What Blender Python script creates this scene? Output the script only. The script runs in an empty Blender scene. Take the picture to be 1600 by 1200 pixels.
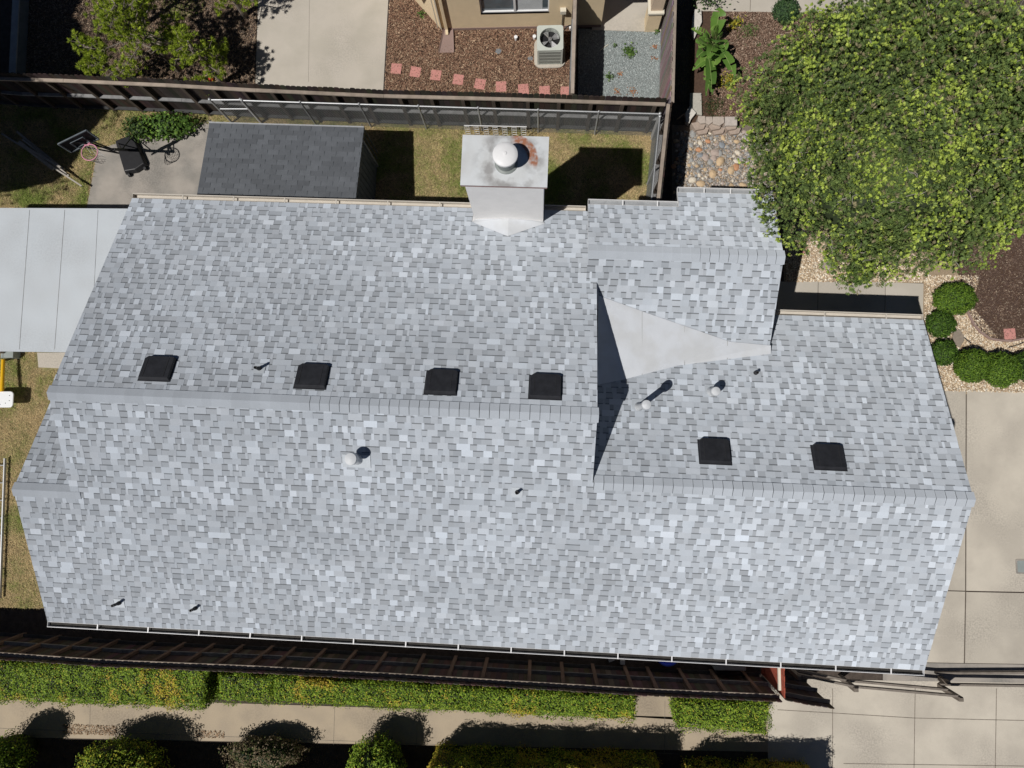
import bpy, math, random
import numpy as np
from mathutils import Vector, Matrix, noise
random.seed(7); rng = np.random.default_rng(7)
S = bpy.context.scene
COL = S.collection
R = math.radians
# ---------------------------------------------------------------- camera
H, NX, NY, F = 19.0, 842.4246, 683.1152, 1080.3626     # camera height, plumb point and focal length in photo pixels
_d = np.array([NX-800, NY-600, F]); _d /= np.linalg.norm(_d)
_X = np.array([1., 0, 0]); _X -= _X@_d*_d; _X /= np.linalg.norm(_X)
_Y = np.cross(-_d, _X)
CM = np.array([_X, _Y, -_d]).T
cd = bpy.data.cameras.new('camera'); cam = bpy.data.objects.new('camera', cd); COL.objects.link(cam)
cd.sensor_width = 36; cd.lens = F/1600*36; cd.clip_end = 500; cd.clip_start = .1
cam.matrix_world = Matrix([[CM[0, 0], -CM[1, 0], -CM[2, 0], 0], [CM[0, 1], -CM[1, 1], -CM[2, 1], 0],
                           [CM[0, 2], -CM[1, 2], -CM[2, 2], H], [0, 0, 0, 1]])
S.camera = cam
# ---------------------------------------------------------------- light
SUNV = Vector((-.51, -.375, 1)).normalized()
w = bpy.data.worlds.new('World'); S.world = w; w.use_nodes = True
nt = w.node_tree; bg = nt.nodes['Background']
sk = nt.nodes.new('ShaderNodeTexSky'); sk.sky_type = 'NISHITA'; sk.sun_disc = False
sk.sun_elevation = math.asin(SUNV.z); sk.sun_rotation = math.atan2(SUNV.x, SUNV.y) % (2*math.pi)
nt.links.new(sk.outputs[0], bg.inputs[0]); bg.inputs[1].default_value = .05; sk.air_density = .4; sk.dust_density = .1
sl = bpy.data.lights.new('sun', 'SUN'); sl.energy = 5.0; sl.angle = R(.5); sl.color = (1, .965, .92)
so = bpy.data.objects.new('sun', sl); COL.objects.link(so)
so.rotation_euler = SUNV.to_track_quat('Z', 'Y').to_euler(); so.location = (-20, -15, 40)
S.view_settings.view_transform = 'Standard'; S.view_settings.look = 'None'; S.view_settings.exposure = -.30; S.view_settings.gamma = 1

# ---------------------------------------------------------------- helpers
def P(px, py, z=0.):
    "world point seen at a photo pixel, at height z"
    v = CM.T @ np.array([px-800, py-600, F]); t = (z-H)/v[2]
    return Vector((v[0]*t, v[1]*t, z))
def PY(px, py, Y):
    v = CM.T @ np.array([px-800, py-600, F]); t = Y/v[1]
    return Vector((v[0]*t, Y, H+v[2]*t))
TH = -.0425
def Wd(u, v, z=0.):
    return Vector((u*math.cos(TH)-v*math.sin(TH), u*math.sin(TH)+v*math.cos(TH), z))
def to_uv(p):
    return (p[0]*math.cos(TH)+p[1]*math.sin(TH), -p[0]*math.sin(TH)+p[1]*math.cos(TH))
ORG = {}
def tag(o, label=None, cat=None, group=None, kind=None):
    if label: o['label'] = label
    if cat: o['category'] = cat
    if group: o['group'] = group
    if kind: o['kind'] = kind
    return o
def thing(name, loc, label, cat, group=None):
    o = bpy.data.objects.new(name, None); COL.objects.link(o); o.location = loc; ORG[o.name] = Vector(loc); o.empty_display_size = .2
    return tag(o, label, cat, group)
def link(name, me, mat, parent, origin):
    o = bpy.data.objects.new(name, me); COL.objects.link(o)
    if parent is not None:
        po = ORG[parent.name]; o.parent = parent; o.location = origin-po
    else: o.location = origin
    ORG[o.name] = Vector(origin)
    if mat: me.materials.append(mat)
    return o
class MB:
    def __init__(s): s.v = []; s.f = []; s.c = []; s.cur = (1, 1, 1)
    def add(s, vs, fs, c=None):
        b = len(s.v); s.v += [Vector(p) for p in vs]
        for f in fs: s.f.append([i+b for i in f]); s.c.append(c or s.cur)
    def box(s, c, size, rz=0, M=None, col=None):
        x, y, z = size[0]/2, size[1]/2, size[2]/2; c = Vector(c)
        rm = M or Matrix.Rotation(rz, 3, 'Z')
        vs = [c+rm@Vector((a*x, b*y, d*z)) for a in (-1, 1) for b in (-1, 1) for d in (-1, 1)]
        s.add(vs, [(0, 1, 3, 2), (4, 6, 7, 5), (0, 4, 5, 1), (2, 3, 7, 6), (0, 2, 6, 4), (1, 5, 7, 3)], col)
    def bar(s, a, b, wd, ht, col=None, up=Vector((0, 0, 1))):
        a = Vector(a); b = Vector(b); d = (b-a); L = d.length; d.normalize()
        sd = d.cross(up)
        if sd.length < 1e-4: sd = d.cross(Vector((1, 0, 0)))
        sd.normalize(); u = sd.cross(d)
        M = Matrix((d, sd, u)).transposed()
        s.box((a+b)/2, (L, wd, ht), M=M, col=col)
    def cyl(s, a, b, r0, r1=None, n=12, cap=True, col=None):
        r1 = r0 if r1 is None else r1; a = Vector(a); b = Vector(b); d = (b-a).normalized()
        x = d.orthogonal().normalized(); y = d.cross(x)
        vs = []
        for p, r in ((a, r0), (b, r1)):
            for i in range(n):
                t = 2*math.pi*i/n; vs.append(p+x*math.cos(t)*r+y*math.sin(t)*r)
        fs = [(i, (i+1) % n, n+(i+1) % n, n+i) for i in range(n)]
        if cap: fs += [tuple(range(n))[::-1], tuple(range(n, 2*n))]
        s.add(vs, fs, col)
    def lathe(s, c, prof, n=24, col=None, axis=None):
        c = Vector(c); vs = []
        M = Matrix.Identity(3) if axis is None else Vector((0, 0, 1)).rotation_difference(axis).to_matrix()
        for r, z in prof:
            for i in range(n):
                t = 2*math.pi*i/n; vs.append(c+M@Vector((math.cos(t)*r, math.sin(t)*r, z)))
        fs = []
        for k in range(len(prof)-1):
            for i in range(n): fs.append((k*n+i, k*n+(i+1) % n, (k+1)*n+(i+1) % n, (k+1)*n+i))
        if prof[-1][0] > 1e-4: fs.append(tuple(range((len(prof)-1)*n, len(prof)*n)))
        if prof[0][0] > 1e-4: fs.append(tuple(range(n))[::-1])
        s.add(vs, fs, col)
    def prism(s, pts, z0, z1, col=None):
        "pts: xy polygon; vertical prism"
        n = len(pts)
        a = sum(pts[i][0]*pts[(i+1) % n][1]-pts[(i+1) % n][0]*pts[i][1] for i in range(n))
        if a < 0: pts = pts[::-1]
        vs = [(p[0], p[1], z0) for p in pts]+[(p[0], p[1], z1) for p in pts]
        s.add(vs, [tuple(range(n))[::-1], tuple(range(n, 2*n))]+[(i, (i+1) % n, n+(i+1) % n, n+i) for i in range(n)], col)
    def slab(s, pts, th, col=None):
        "pts 3D polygon (top), extruded down"
        n = len(pts); pts = [Vector(p) for p in pts]
        nr = sum(((pts[i]-pts[0]).cross(pts[(i+1) % n]-pts[0]) for i in range(n)), Vector())
        if nr.z < 0: pts = pts[::-1]
        vs = pts+[p-Vector((0, 0, th)) for p in pts]
        s.add(vs, [tuple(range(n)), tuple(range(n, 2*n))[::-1]]+[(i, n+i, n+(i+1) % n, (i+1) % n) for i in range(n)], col)
    def build(s, name, mat, parent=None, origin=None, smooth=False, bevel=0):
        me = bpy.data.meshes.new(name)
        if origin is None: origin = ORG[parent.name] if parent is not None else Vector((sum(v.x for v in s.v)/len(s.v), sum(v.y for v in s.v)/len(s.v), min(v.z for v in s.v)))
        origin = Vector(origin)
        me.from_pydata([v-origin for v in s.v], [], s.f)
        at = me.color_attributes.new('col', 'FLOAT_COLOR', 'CORNER')
        arr = np.concatenate([np.tile([c[0], c[1], c[2], 1.], (len(f), 1)) for c, f in zip(s.c, s.f)]).ravel()
        at.data.foreach_set('color', arr.astype(np.float32))
        if smooth: me.polygons.foreach_set('use_smooth', [True]*len(me.polygons))
        o = link(name, me, mat, parent, origin)
        if smooth: me.set_sharp_from_angle(angle=R(40))
        if bevel:
            m = o.modifiers.new('bevel', 'BEVEL'); m.width = bevel; m.segments = 2; m.limit_method = 'ANGLE'
        return o
def npmesh(name, V, k, cols, mat, parent=None, origin=None, smooth=False):
    "V: (N,k,3) array of N polygons with k corners; cols (N,3)"
    N = len(V); me = bpy.data.meshes.new(name)
    if origin is None: origin = ORG[parent.name] if parent is not None else Vector((float(V[..., 0].mean()), float(V[..., 1].mean()), 0.))
    origin = Vector(origin)
    me.vertices.add(N*k); me.vertices.foreach_set('co', (V.reshape(-1, 3)-np.array(origin)).astype(np.float32).ravel())
    me.loops.add(N*k); me.loops.foreach_set('vertex_index', np.arange(N*k, dtype=np.int32))
    me.polygons.add(N); me.polygons.foreach_set('loop_start', np.arange(0, N*k, k, dtype=np.int32)); me.polygons.foreach_set('loop_total', np.full(N, k, dtype=np.int32))
    me.update(calc_edges=True)
    at = me.color_attributes.new('col', 'FLOAT_COLOR', 'CORNER')
    c = np.ones((N, k, 4), np.float32); c[..., :3] = cols[:, None, :]
    at.data.foreach_set('color', c.ravel())
    return link(name, me, mat, parent, origin)

# ---------------------------------------------------------------- materials
def mat(name, col=(1, 1, 1), rough=.8, var=.15, scale=8., attr=False, bump=.0, bscale=60., metal=0, stretch=None, fine=.0, spec=.3, trans=0, tint=None, tscale=1.2, tamt=.5, speck=0, drough=0):
    m = bpy.data.materials.new(name); m.use_nodes = True; n = m.node_tree.nodes; l = m.node_tree.links
    b = n['Principled BSDF']; b.inputs['Roughness'].default_value = rough; b.inputs['Metallic'].default_value = metal
    b.inputs['Specular IOR Level'].default_value = spec
    tc = n.new('ShaderNodeNewGeometry'); src = tc.outputs['Position']
    if stretch:
        mp = n.new('ShaderNodeMapping'); mp.inputs['Scale'].default_value = stretch; l.new(src, mp.inputs[0]); src = mp.outputs[0]
    nz = n.new('ShaderNodeTexNoise'); nz.inputs['Scale'].default_value = scale; nz.inputs['Detail'].default_value = 8; nz.inputs['Roughness'].default_value = .65
    l.new(src, nz.inputs['Vector'])
    mr = n.new('ShaderNodeMapRange'); mr.inputs[1].default_value = .3; mr.inputs[2].default_value = .7; mr.inputs[3].default_value = 1-var; mr.inputs[4].default_value = 1+var
    l.new(nz.outputs[0], mr.inputs[0]); val = mr.outputs[0]
    if fine:
        n2 = n.new('ShaderNodeTexNoise'); n2.inputs['Scale'].default_value = 130; n2.inputs['Detail'].default_value = 3; l.new(tc.outputs['Position'], n2.inputs['Vector'])
        m2 = n.new('ShaderNodeMapRange'); m2.inputs[1].default_value = .3; m2.inputs[2].default_value = .7; m2.inputs[3].default_value = 1-fine; m2.inputs[4].default_value = 1+fine
        l.new(n2.outputs[0], m2.inputs[0]); mm = n.new('ShaderNodeMath'); mm.operation = 'MULTIPLY'; l.new(val, mm.inputs[0]); l.new(m2.outputs[0], mm.inputs[1]); val = mm.outputs[0]
    base = n.new('ShaderNodeRGB'); base.outputs[0].default_value = (*col, 1); bs = base.outputs[0]
    if tint:
        n3 = n.new('ShaderNodeTexNoise'); n3.inputs['Scale'].default_value = tscale; n3.inputs['Detail'].default_value = 6; l.new(tc.outputs['Position'], n3.inputs['Vector'])
        m3 = n.new('ShaderNodeMapRange'); m3.inputs[1].default_value = .42; m3.inputs[2].default_value = .62; m3.inputs[3].default_value = 0; m3.inputs[4].default_value = tamt; l.new(n3.outputs[0], m3.inputs[0])
        mx = n.new('ShaderNodeMix'); mx.data_type = 'RGBA'; l.new(m3.outputs[0], mx.inputs[0]); l.new(bs, mx.inputs[6]); mx.inputs[7].default_value = (*tint, 1); bs = mx.outputs[2]
    if drough and 'Diffuse Roughness' in b.inputs: b.inputs['Diffuse Roughness'].default_value = drough
    if speck:
        f1 = n.new('ShaderNodeTexNoise'); f1.inputs['Scale'].default_value = 24; f1.inputs['Detail'].default_value = 4; l.new(tc.outputs['Position'], f1.inputs['Vector'])
        f2 = n.new('ShaderNodeTexNoise'); f2.inputs['Scale'].default_value = .75; f2.inputs['Detail'].default_value = 5; l.new(tc.outputs['Position'], f2.inputs['Vector'])
        g1 = n.new('ShaderNodeMapRange'); g1.inputs[1].default_value = .38; g1.inputs[2].default_value = .72; l.new(f1.outputs[0], g1.inputs[0])
        g2 = n.new('ShaderNodeMapRange'); g2.inputs[1].default_value = .46; g2.inputs[2].default_value = .66; g2.inputs[4].default_value = speck; l.new(f2.outputs[0], g2.inputs[0])
        g3 = n.new('ShaderNodeMath'); g3.operation = 'MULTIPLY'; l.new(g1.outputs[0], g3.inputs[0]); l.new(g2.outputs[0], g3.inputs[1])
        mz = n.new('ShaderNodeMix'); mz.data_type = 'RGBA'; l.new(g3.outputs[0], mz.inputs[0]); l.new(bs, mz.inputs[6]); mz.inputs[7].default_value = (col[0]*.38, col[1]*.38, col[2]*.40, 1); bs = mz.outputs[2]
    if attr:
        a = n.new('ShaderNodeAttribute'); a.attribute_name = 'col'
        mx = n.new('ShaderNodeMix'); mx.data_type = 'RGBA'; mx.blend_type = 'MULTIPLY'; mx.inputs[0].default_value = 1; l.new(bs, mx.inputs[6]); l.new(a.outputs['Color'], mx.inputs[7]); bs = mx.outputs[2]
    vm = n.new('ShaderNodeVectorMath'); vm.operation = 'SCALE'; l.new(bs, vm.inputs[0]); l.new(val, vm.inputs['Scale'])
    l.new(vm.outputs[0], b.inputs['Base Color'])
    if bump:
        nb = n.new('ShaderNodeTexNoise'); nb.inputs['Scale'].default_value = bscale; nb.inputs['Detail'].default_value = 5; l.new(src, nb.inputs['Vector'])
        bp = n.new('ShaderNodeBump'); bp.inputs['Strength'].default_value = bump; bp.inputs['Distance'].default_value = .02; l.new(nb.outputs[0], bp.inputs['Height']); l.new(bp.outputs[0], b.inputs['Normal'])
    if trans:
        t = n.new('ShaderNodeBsdfTranslucent'); l.new(vm.outputs[0], t.inputs[0]); ms = n.new('ShaderNodeMixShader'); ms.inputs[0].default_value = trans
        l.new(b.outputs[0], ms.inputs[1]); l.new(t.outputs[0], ms.inputs[2]); l.new(ms.outputs[0], n['Material Output'].inputs[0])
    return m
M = {}
M['shingle'] = mat('shingle', (1, 1, 1), .9, .05, 1.4, attr=True, fine=.10, spec=.2, drough=.7)
M['dark_shingle'] = mat('dark_shingle', (1, 1, 1), .9, .12, 3., attr=True, fine=.15, spec=.2)
M['membrane'] = mat('membrane', (.56, .585, .62), .8, .04, 3., tint=(.49, .50, .505), tscale=2.0, tamt=.6, fine=.03, speck=.15)
M['vent_gray'] = mat('vent_gray', (.52, .54, .56), .5, .08, 9.)
M['white_metal'] = mat('white_metal', (.70, .70, .70), .45, .05, 5.)
M['beige_metal'] = mat('beige_metal', (.50, .46, .40), .5, .08, 5.)
M['stucco_white'] = mat('stucco_white', (.88, .865, .845), .9, .04, 4., bump=.3, bscale=90, fine=.04)
M['stucco_beige'] = mat('stucco_beige', (.74, .60, .40), .9, .05, 3., bump=.3, bscale=90, fine=.05)
M['stucco_tan'] = mat('stucco_tan', (.60, .48, .36), .9, .05, 3., bump=.3, bscale=90, fine=.05)
M['vent_black'] = mat('vent_black', (.022, .023, .027), .55, .3, 6., spec=.25)
M['black_plastic'] = mat('black_plastic', (.02, .02, .022), .45, .2, 5.)
M['pipe_black'] = mat('pipe_black', (.03, .03, .032), .6, .2, 9.)
M['pink_edge'] = mat('pink_edge', (.36, .25, .23), .8, .2, 6.)
M['wood_pile'] = mat('wood_pile', (1, 1, 1), .9, .2, 12., attr=True, fine=.1)
M['wood_old'] = mat('wood_old', (1, 1, 1), .9, .25, 6., attr=True, stretch=(1, 1, .2), fine=.15)
M['wood_rail'] = mat('wood_rail', (.30, .25, .205), .9, .25, 3., attr=True, fine=.15)
M['wood_red'] = mat('wood_red', (.36, .085, .05), .85, .15, 6., attr=True, fine=.08)
M['timber_gray'] = mat('timber_gray', (.32, .33, .33), .9, .15, 4.)
M['wire'] = mat('wire', (.22, .23, .23), .5, .1, 20., metal=.3)
M['cover'] = mat('cover', (.475, .51, .54), .8, .04, 3., tint=(.43, .455, .475), tscale=1.5, tamt=.6, fine=.03, speck=.2)
M['flange'] = mat('flange', (.44, .475, .51), .8, .08, 8.)
M['seam_gray'] = mat('seam_gray', (.36, .37, .37), .8, .3, 4.)
M['gutter_gray'] = mat('gutter_gray', (.26, .27, .28), .7, .2, 6.)
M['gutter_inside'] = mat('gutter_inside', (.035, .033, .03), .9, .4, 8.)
M['galv'] = mat('galv', (.40, .41, .42), .5, .15, 20., metal=.4)
M['concrete'] = mat('concrete', (.52, .475, .40), .92, .07, 1.5, attr=True, tint=(.37, .335, .285), tscale=.9, tamt=.5, fine=.07, bump=.1, speck=.55)
M['concrete_pale'] = mat('concrete_pale', (.47, .43, .37), .92, .05, 1.5, attr=True, tint=(.40, .37, .31), tscale=1.1, tamt=.6, fine=.05, bump=.1, speck=.35)
M['concrete_gray'] = mat('concrete_gray', (.33, .30, .265), .92, .10, 2., attr=True, tint=(.22, .21, .19), tscale=1.5, tamt=.7, fine=.08, bump=.1, speck=.55)
M['concrete_tan'] = mat('concrete_tan', (.42, .345, .25), .92, .08, 1.5, attr=True, tint=(.30, .25, .19), tscale=1.5, tamt=.6, fine=.08, bump=.1, speck=.55)
M['joint'] = mat('joint', (.20, .175, .145), .95, .3, 8.)
M['soil'] = mat('soil', (.07, .055, .045), .95, .35, 6., bump=.6, bscale=30, fine=.3)
M['lawn'] = mat('lawn', (.30, .225, .125), .95, .35, 5., bump=.6, bscale=40, tint=(.14, .15, .05), tscale=1.2, tamt=.9, fine=.3)
M['grass'] = mat('grass', (1, 1, 1), .8, .1, 3., attr=True, trans=.25, spec=.1)
M['leaf'] = mat('leaf', (1, 1, 1), .6, .1, 3., attr=True, trans=.18, spec=.2)
M['glossleaf'] = mat('glossleaf', (1, 1, 1), .4, .1, 9., attr=True, trans=.3, spec=.35)
M['chip'] = mat('chip', (1, 1, 1), .9, .1, 10., attr=True)
M['stone'] = mat('stone', (1, 1, 1), .8, .15, 14., attr=True, fine=.08)
M['mulch_base'] = mat('mulch_base', (.075, .045, .03), .95, .3, 20.)
M['gravel_base'] = mat('gravel_base', (.21, .23, .225), .95, .3, 30., fine=.2)
M['cream_base'] = mat('cream_base', (.30, .23, .155), .95, .3, 30., fine=.2)
M['cobble_base'] = mat('cobble_base', (.17, .14, .11), .95, .3, 30., fine=.2)
M['bark'] = mat('bark', (.20, .17, .14), .9, .3, 12., bump=.5)
M['pink_paver'] = mat('pink_paver', (.50, .23, .20), .9, .08, 10., fine=.08)
M['glass'] = mat('glass', (.10, .13, .15), .08, .25, 1.5, spec=.8)
M['blind'] = mat('blind', (.45, .47, .48), .5, .1, 4.)
M['ac_paint'] = mat('ac_paint', (.50, .53, .48), .5, .04, 6.)
M['ac_grille'] = mat('ac_grille', (.20, .22, .21), .5, .1, 6.)
M['blade'] = mat('blade', (.60, .60, .60), .3, .1, 6., metal=.6)
M['pink_metal'] = mat('pink_metal', (.62, .28, .36), .5, .1, 6.)
M['net'] = mat('net', (.5, .48, .45), .9, .1, 6.)
M['gray_board'] = mat('gray_board', (.13, .15, .165), .4, .2, 6.)
M['yellow'] = mat('yellow', (.75, .42, .01), .4, .05, 6.)
M['white_plastic'] = mat('white_plastic', (.75, .76, .77), .4, .03, 6.)
M['splash'] = mat('splash', (.27, .19, .165), .9, .08, 8., fine=.08)
M['red_plastic'] = mat('red_plastic', (.55, .02, .02), .4, .05, 6.)
M['blue_plastic'] = mat('blue_plastic', (.06, .10, .45), .4, .05, 6.)
M['gray_plastic'] = mat('gray_plastic', (.25, .28, .27), .5, .1, 6.)
M['trim'] = mat('trim', (.62, .58, .48), .8, .04, 6.)

# ---------------------------------------------------------------- generic geometry generators
def in_poly(px, py, poly):
    r = np.zeros(len(px), bool); n = len(poly); j = n-1
    for i in range(n):
        xi, yi = poly[i][0], poly[i][1]; xj, yj = poly[j][0], poly[j][1]
        c = ((yi > py) != (yj > py)) & (px < (xj-xi)*(py-yi)/((yj-yi) or 1e-9)+xi); r ^= c; j = i
    return r
def pts_in(poly, n, holes=()):
    xs = [p[0] for p in poly]; ys = [p[1] for p in poly]
    A = (max(xs)-min(xs))*(max(ys)-min(ys)); out = np.zeros((0, 2))
    pa = abs(sum(poly[i][0]*poly[(i+1) % len(poly)][1]-poly[(i+1) % len(poly)][0]*poly[i][1] for i in range(len(poly))))/2
    m = int(n*A/pa)+10
    x = rng.uniform(min(xs), max(xs), m); y = rng.uniform(min(ys), max(ys), m); k = in_poly(x, y, poly)
    for h in holes: k &= ~in_poly(x, y, h)
    return np.stack([x[k], y[k]], 1)
def pal(n, cols, jit=.15, wts=None):
    c = np.array(cols, float); i = rng.choice(len(c), n, p=wts); return c[i]*rng.uniform(1-jit, 1+jit, (n, 1))
def leaf_quads(C, D, L, Wd_, Nn=None):
    "C centres (N,3), D unit direction (N,3), L length, W width -> (N,4,3) diamond-ish leaves"
    N = len(C); rv = rng.normal(size=(N, 3)) if Nn is None else Nn
    if Nn is not None:
        D = rng.normal(size=(N, 3)); D -= (D*rv).sum(1, keepdims=True)*rv*.9; D /= np.linalg.norm(D, axis=1, keepdims=True)
    s = np.cross(D, rv); s /= np.linalg.norm(s, axis=1, keepdims=True)+1e-9
    L = np.broadcast_to(np.asarray(L, float), (N,))[:, None]; Wd_ = np.broadcast_to(np.asarray(Wd_, float), (N,))[:, None]
    a = C-D*L/2; b = C+s*Wd_/2+D*L*.05; c = C+D*L/2; d = C-s*Wd_/2+D*L*.05
    return np.stack([a, b, c, d], 1)
def unit(n):
    v = rng.normal(size=(n, 3)); return v/np.linalg.norm(v, axis=1, keepdims=True)
def scatter_chips(name, polys, dens, L, Wc, cols, m='chip', z=.0, tilt=.35, wts=None, **kw):
    Vs = []
    for poly in polys:
        a = abs(sum(poly[i][0]*poly[(i+1) % len(poly)][1]-poly[(i+1) % len(poly)][0]*poly[i][1] for i in range(len(poly))))/2
        p = pts_in(poly, int(a*dens)); n = len(p); t = rng.uniform(0, 2*math.pi, n)
        D = np.stack([np.cos(t), np.sin(t), rng.normal(0, tilt, n)], 1); D /= np.linalg.norm(D, axis=1, keepdims=True)
        s = np.cross(D, np.array([0, 0, 1.]))+rng.normal(0, tilt, (n, 3))*.6; s /= np.linalg.norm(s, axis=1, keepdims=True)
        l = (rng.uniform(.4, 1.3, n)*L)[:, None]/2; ww = (rng.uniform(.5, 1.3, n)*Wc)[:, None]/2
        C = np.concatenate([p, (z+rng.uniform(.005, .03, n))[:, None]], 1)
        Vs.append(np.stack([C-D*l-s*ww, C+D*l-s*ww*.8, C+D*l*.9+s*ww, C-D*l+s*ww*.8], 1))
    V = np.concatenate(Vs); c = pal(len(V), cols, .25, wts)
    o = npmesh(name, V, 4, c, M[m]); return tag(o, kind='stuff', **kw)
OCT = np.array([(1, 0, 0), (0, 1, 0), (-1, 0, 0), (0, -1, 0), (0, 0, 1), (.7, .7, .5), (-.7, .7, .5), (-.7, -.7, .5), (.7, -.7, .5)])
OF = [(0, 5, 4), (5, 1, 4), (1, 6, 4), (6, 2, 4), (2, 7, 4), (7, 3, 4), (3, 8, 4), (8, 0, 4)]
def scatter_pebbles(name, polys, dens, r, cols, z=0., wts=None, flat=.6, **kw):
    Vs = []; cs = []
    for poly in polys:
        a = abs(sum(poly[i][0]*poly[(i+1) % len(poly)][1]-poly[(i+1) % len(poly)][0]*poly[i][1] for i in range(len(poly))))/2
        p = pts_in(poly, int(a*dens)); n = len(p); t = rng.uniform(0, 6.28, n)
        rx = r*rng.uniform(.5, 1.4, n); ry = rx*rng.uniform(.55, 1, n); rz = (rx+ry)/2*flat
        q = OCT[None]*rng.uniform(.8, 1.15, (n, 9, 1)); X = q[..., 0]*rx[:, None]; Y = q[..., 1]*ry[:, None]
        G = np.stack([X*np.cos(t)[:, None]-Y*np.sin(t)[:, None]+p[:, :1], X*np.sin(t)[:, None]+Y*np.cos(t)[:, None]+p[:, 1:], q[..., 2]*rz[:, None]+z+rng.uniform(0, r*.5, (n, 1))], -1)
        Vs.append(G[:, OF].reshape(-1, 3, 3)); cs.append(np.repeat(pal(n, cols, .2, wts), 8, 0))
    o = npmesh(name, np.concatenate(Vs), 3, np.concatenate(cs), M['stone']); return tag(o, kind='stuff', **kw)
def px_poly(pts, z=0.): return [tuple(P(x, y, z)[:2]) for x, y in pts]
def sheet(name, pts, m, z0, z1, kind='structure', **kw):
    b = MB(); b.prism(px_poly(pts), z0, z1); o = b.build(name, M[m]); return tag(o, kind=kind, **kw)
def blob_core(b, c, r, seed, amp=.12, nu=18, nv=10, col=(1, 1, 1)):
    c = Vector(c); vs = []; fs = []
    for j in range(nv+1):
        ph = math.pi*j/nv
        for i in range(nu):
            t = 2*math.pi*i/nu; d = Vector((math.sin(ph)*math.cos(t), math.sin(ph)*math.sin(t), math.cos(ph)))
            k = 1+amp*noise.noise(d*2+Vector((seed, seed, 0)))*2
            vs.append(c+Vector((d.x*r[0], d.y*r[1], d.z*r[2]))*k)
    for j in range(nv):
        for i in range(nu): fs.append((j*nu+i, (j+1)*nu+i, (j+1)*nu+(i+1) % nu, j*nu+(i+1) % nu))
    b.add(vs, fs, col)

# ================================================================ GROUND
tag((lambda b: (b.prism([(-90, -90), (90, -90), (90, 90), (-90, 90)], -.5, -.02), b.build('ground', M['soil']))[1])(MB()), kind='structure')
YARD = [(-80, 140), (335, 160), (1040, 160), (1040, 340), (135, 330), (-80, 330)]
sheet('lawn_ground', [(-200, 150), (1038, 165), (1030, 360), (-200, 360)], 'lawn', -.019, -.012)
sheet('side_lawn_ground', [(-200, 520), (180, 520), (180, 950), (-200, 950)], 'lawn', -.019, -.012)
# concrete slabs -------------------------------------------------
def slabs(name, quads, m='concrete', z0=-.03, z1=.0, joints=(), jw=.018, jm='joint'):
    b = MB()
    for q in quads:
        b.cur = (1, 1, 1) if len(quads) == 1 else tuple([random.uniform(.88, 1.07)]*3); b.prism(px_poly(q), z0, z1)
    o = tag(b.build(name, M[m]), kind='structure')
    if joints:
        j = MB()
        for a, c in joints:
            pa = P(*a, z1+.001); pc = P(*c, z1+.001); j.bar(pa, pc, jw, .004)
        j.build('expansion_joint', M[jm], o)
    return o
slabs('patio_slab', [[(153, 232), (190, 222), (225, 213), (325, 188), (480, 200), (480, 365), (128, 365)]], 'concrete_gray')
slabs('step_slab', [[(58, 551), (130, 551), (130, 577), (60, 574)]], 'concrete_pale')
slabs('neighbour_patio', [[(405, -60), (610, -60), (597, 172), (398, 170)]], 'concrete_pale', joints=(((484, -40), (482, 128)),), jw=.006)
slabs('porch_slab', [[(925, -60), (1040, -60), (1040, 51), (925, 47)]], 'concrete_pale', z1=.02)
slabs('front_walk', [[(1080, -60), (1420, -60), (1420, 22), (1090, 17)]], 'concrete_pale', joints=(((1174, -40), (1172, 17)),))
slabs('entry_path', [[(1150, 440), (1278, 440), (1276, 560), (1150, 560)], [(1279, 440), (1383, 441), (1381, 560), (1277, 560)], [(1384, 441), (1443, 443), (1441, 560), (1382, 560)]], 'concrete_pale')
slabs('driveway', [[(1400, 608), (1509, 610), (1508, 923), (1400, 920)], [(1511, 610), (1760, 617), (1760, 928), (1510, 923)], [(1400, 921.5), (1508, 924.5), (1506, 1036), (1400, 1034)], [(1510, 925), (1760, 930), (1760, 1040), (1508, 1036)]], 'concrete')
slabs('drive_strip', [[(1380, 1035), (1760, 1041), (1760, 1072), (1380, 1066)]], 'concrete_gray', z1=-.006)
slabs('neighbour_driveway', [[(1200, 1060), (1760, 1070), (1760, 1320), (1200, 1320)]], 'concrete', z1=-.003,
      joints=(((1215, 1109), (1301, 1114)), ((1301, 1114), (1430, 1122)), ((1430, 1122), (1700, 1128)), ((1301, 1076), (1301, 1210)), ((1430, 1075), (1428, 1210)), ((1557, 1076), (1555, 1210)), ((1318, 1193), (1600, 1197))))
slabs('side_path', [[(-80, 1085), (1203, 1125), (1203, 1175), (-80, 1150)], [(985, 1060), (1062, 1060), (1062, 1125), (985, 1120)]], 'concrete_tan', z1=-.005,
      joints=(((141, 1100), (140, 1146)), ((523, 1105), (521, 1165)), ((652, 1105), (651, 1168)), ((1039, 1095), (1038, 1178)), ((-50, 1136), (600, 1160)), ((600, 1160), (1060, 1178))), jw=.01)
sheet('planting_bed', [(-80, 1148), (1203, 1172), (1203, 1300), (-80, 1300)], 'soil', -.019, -.010)
sheet('side_passage', [(-80, 950), (1230, 1010), (1230, 1062), (-80, 1010)], 'soil', -.019, -.013)
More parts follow.
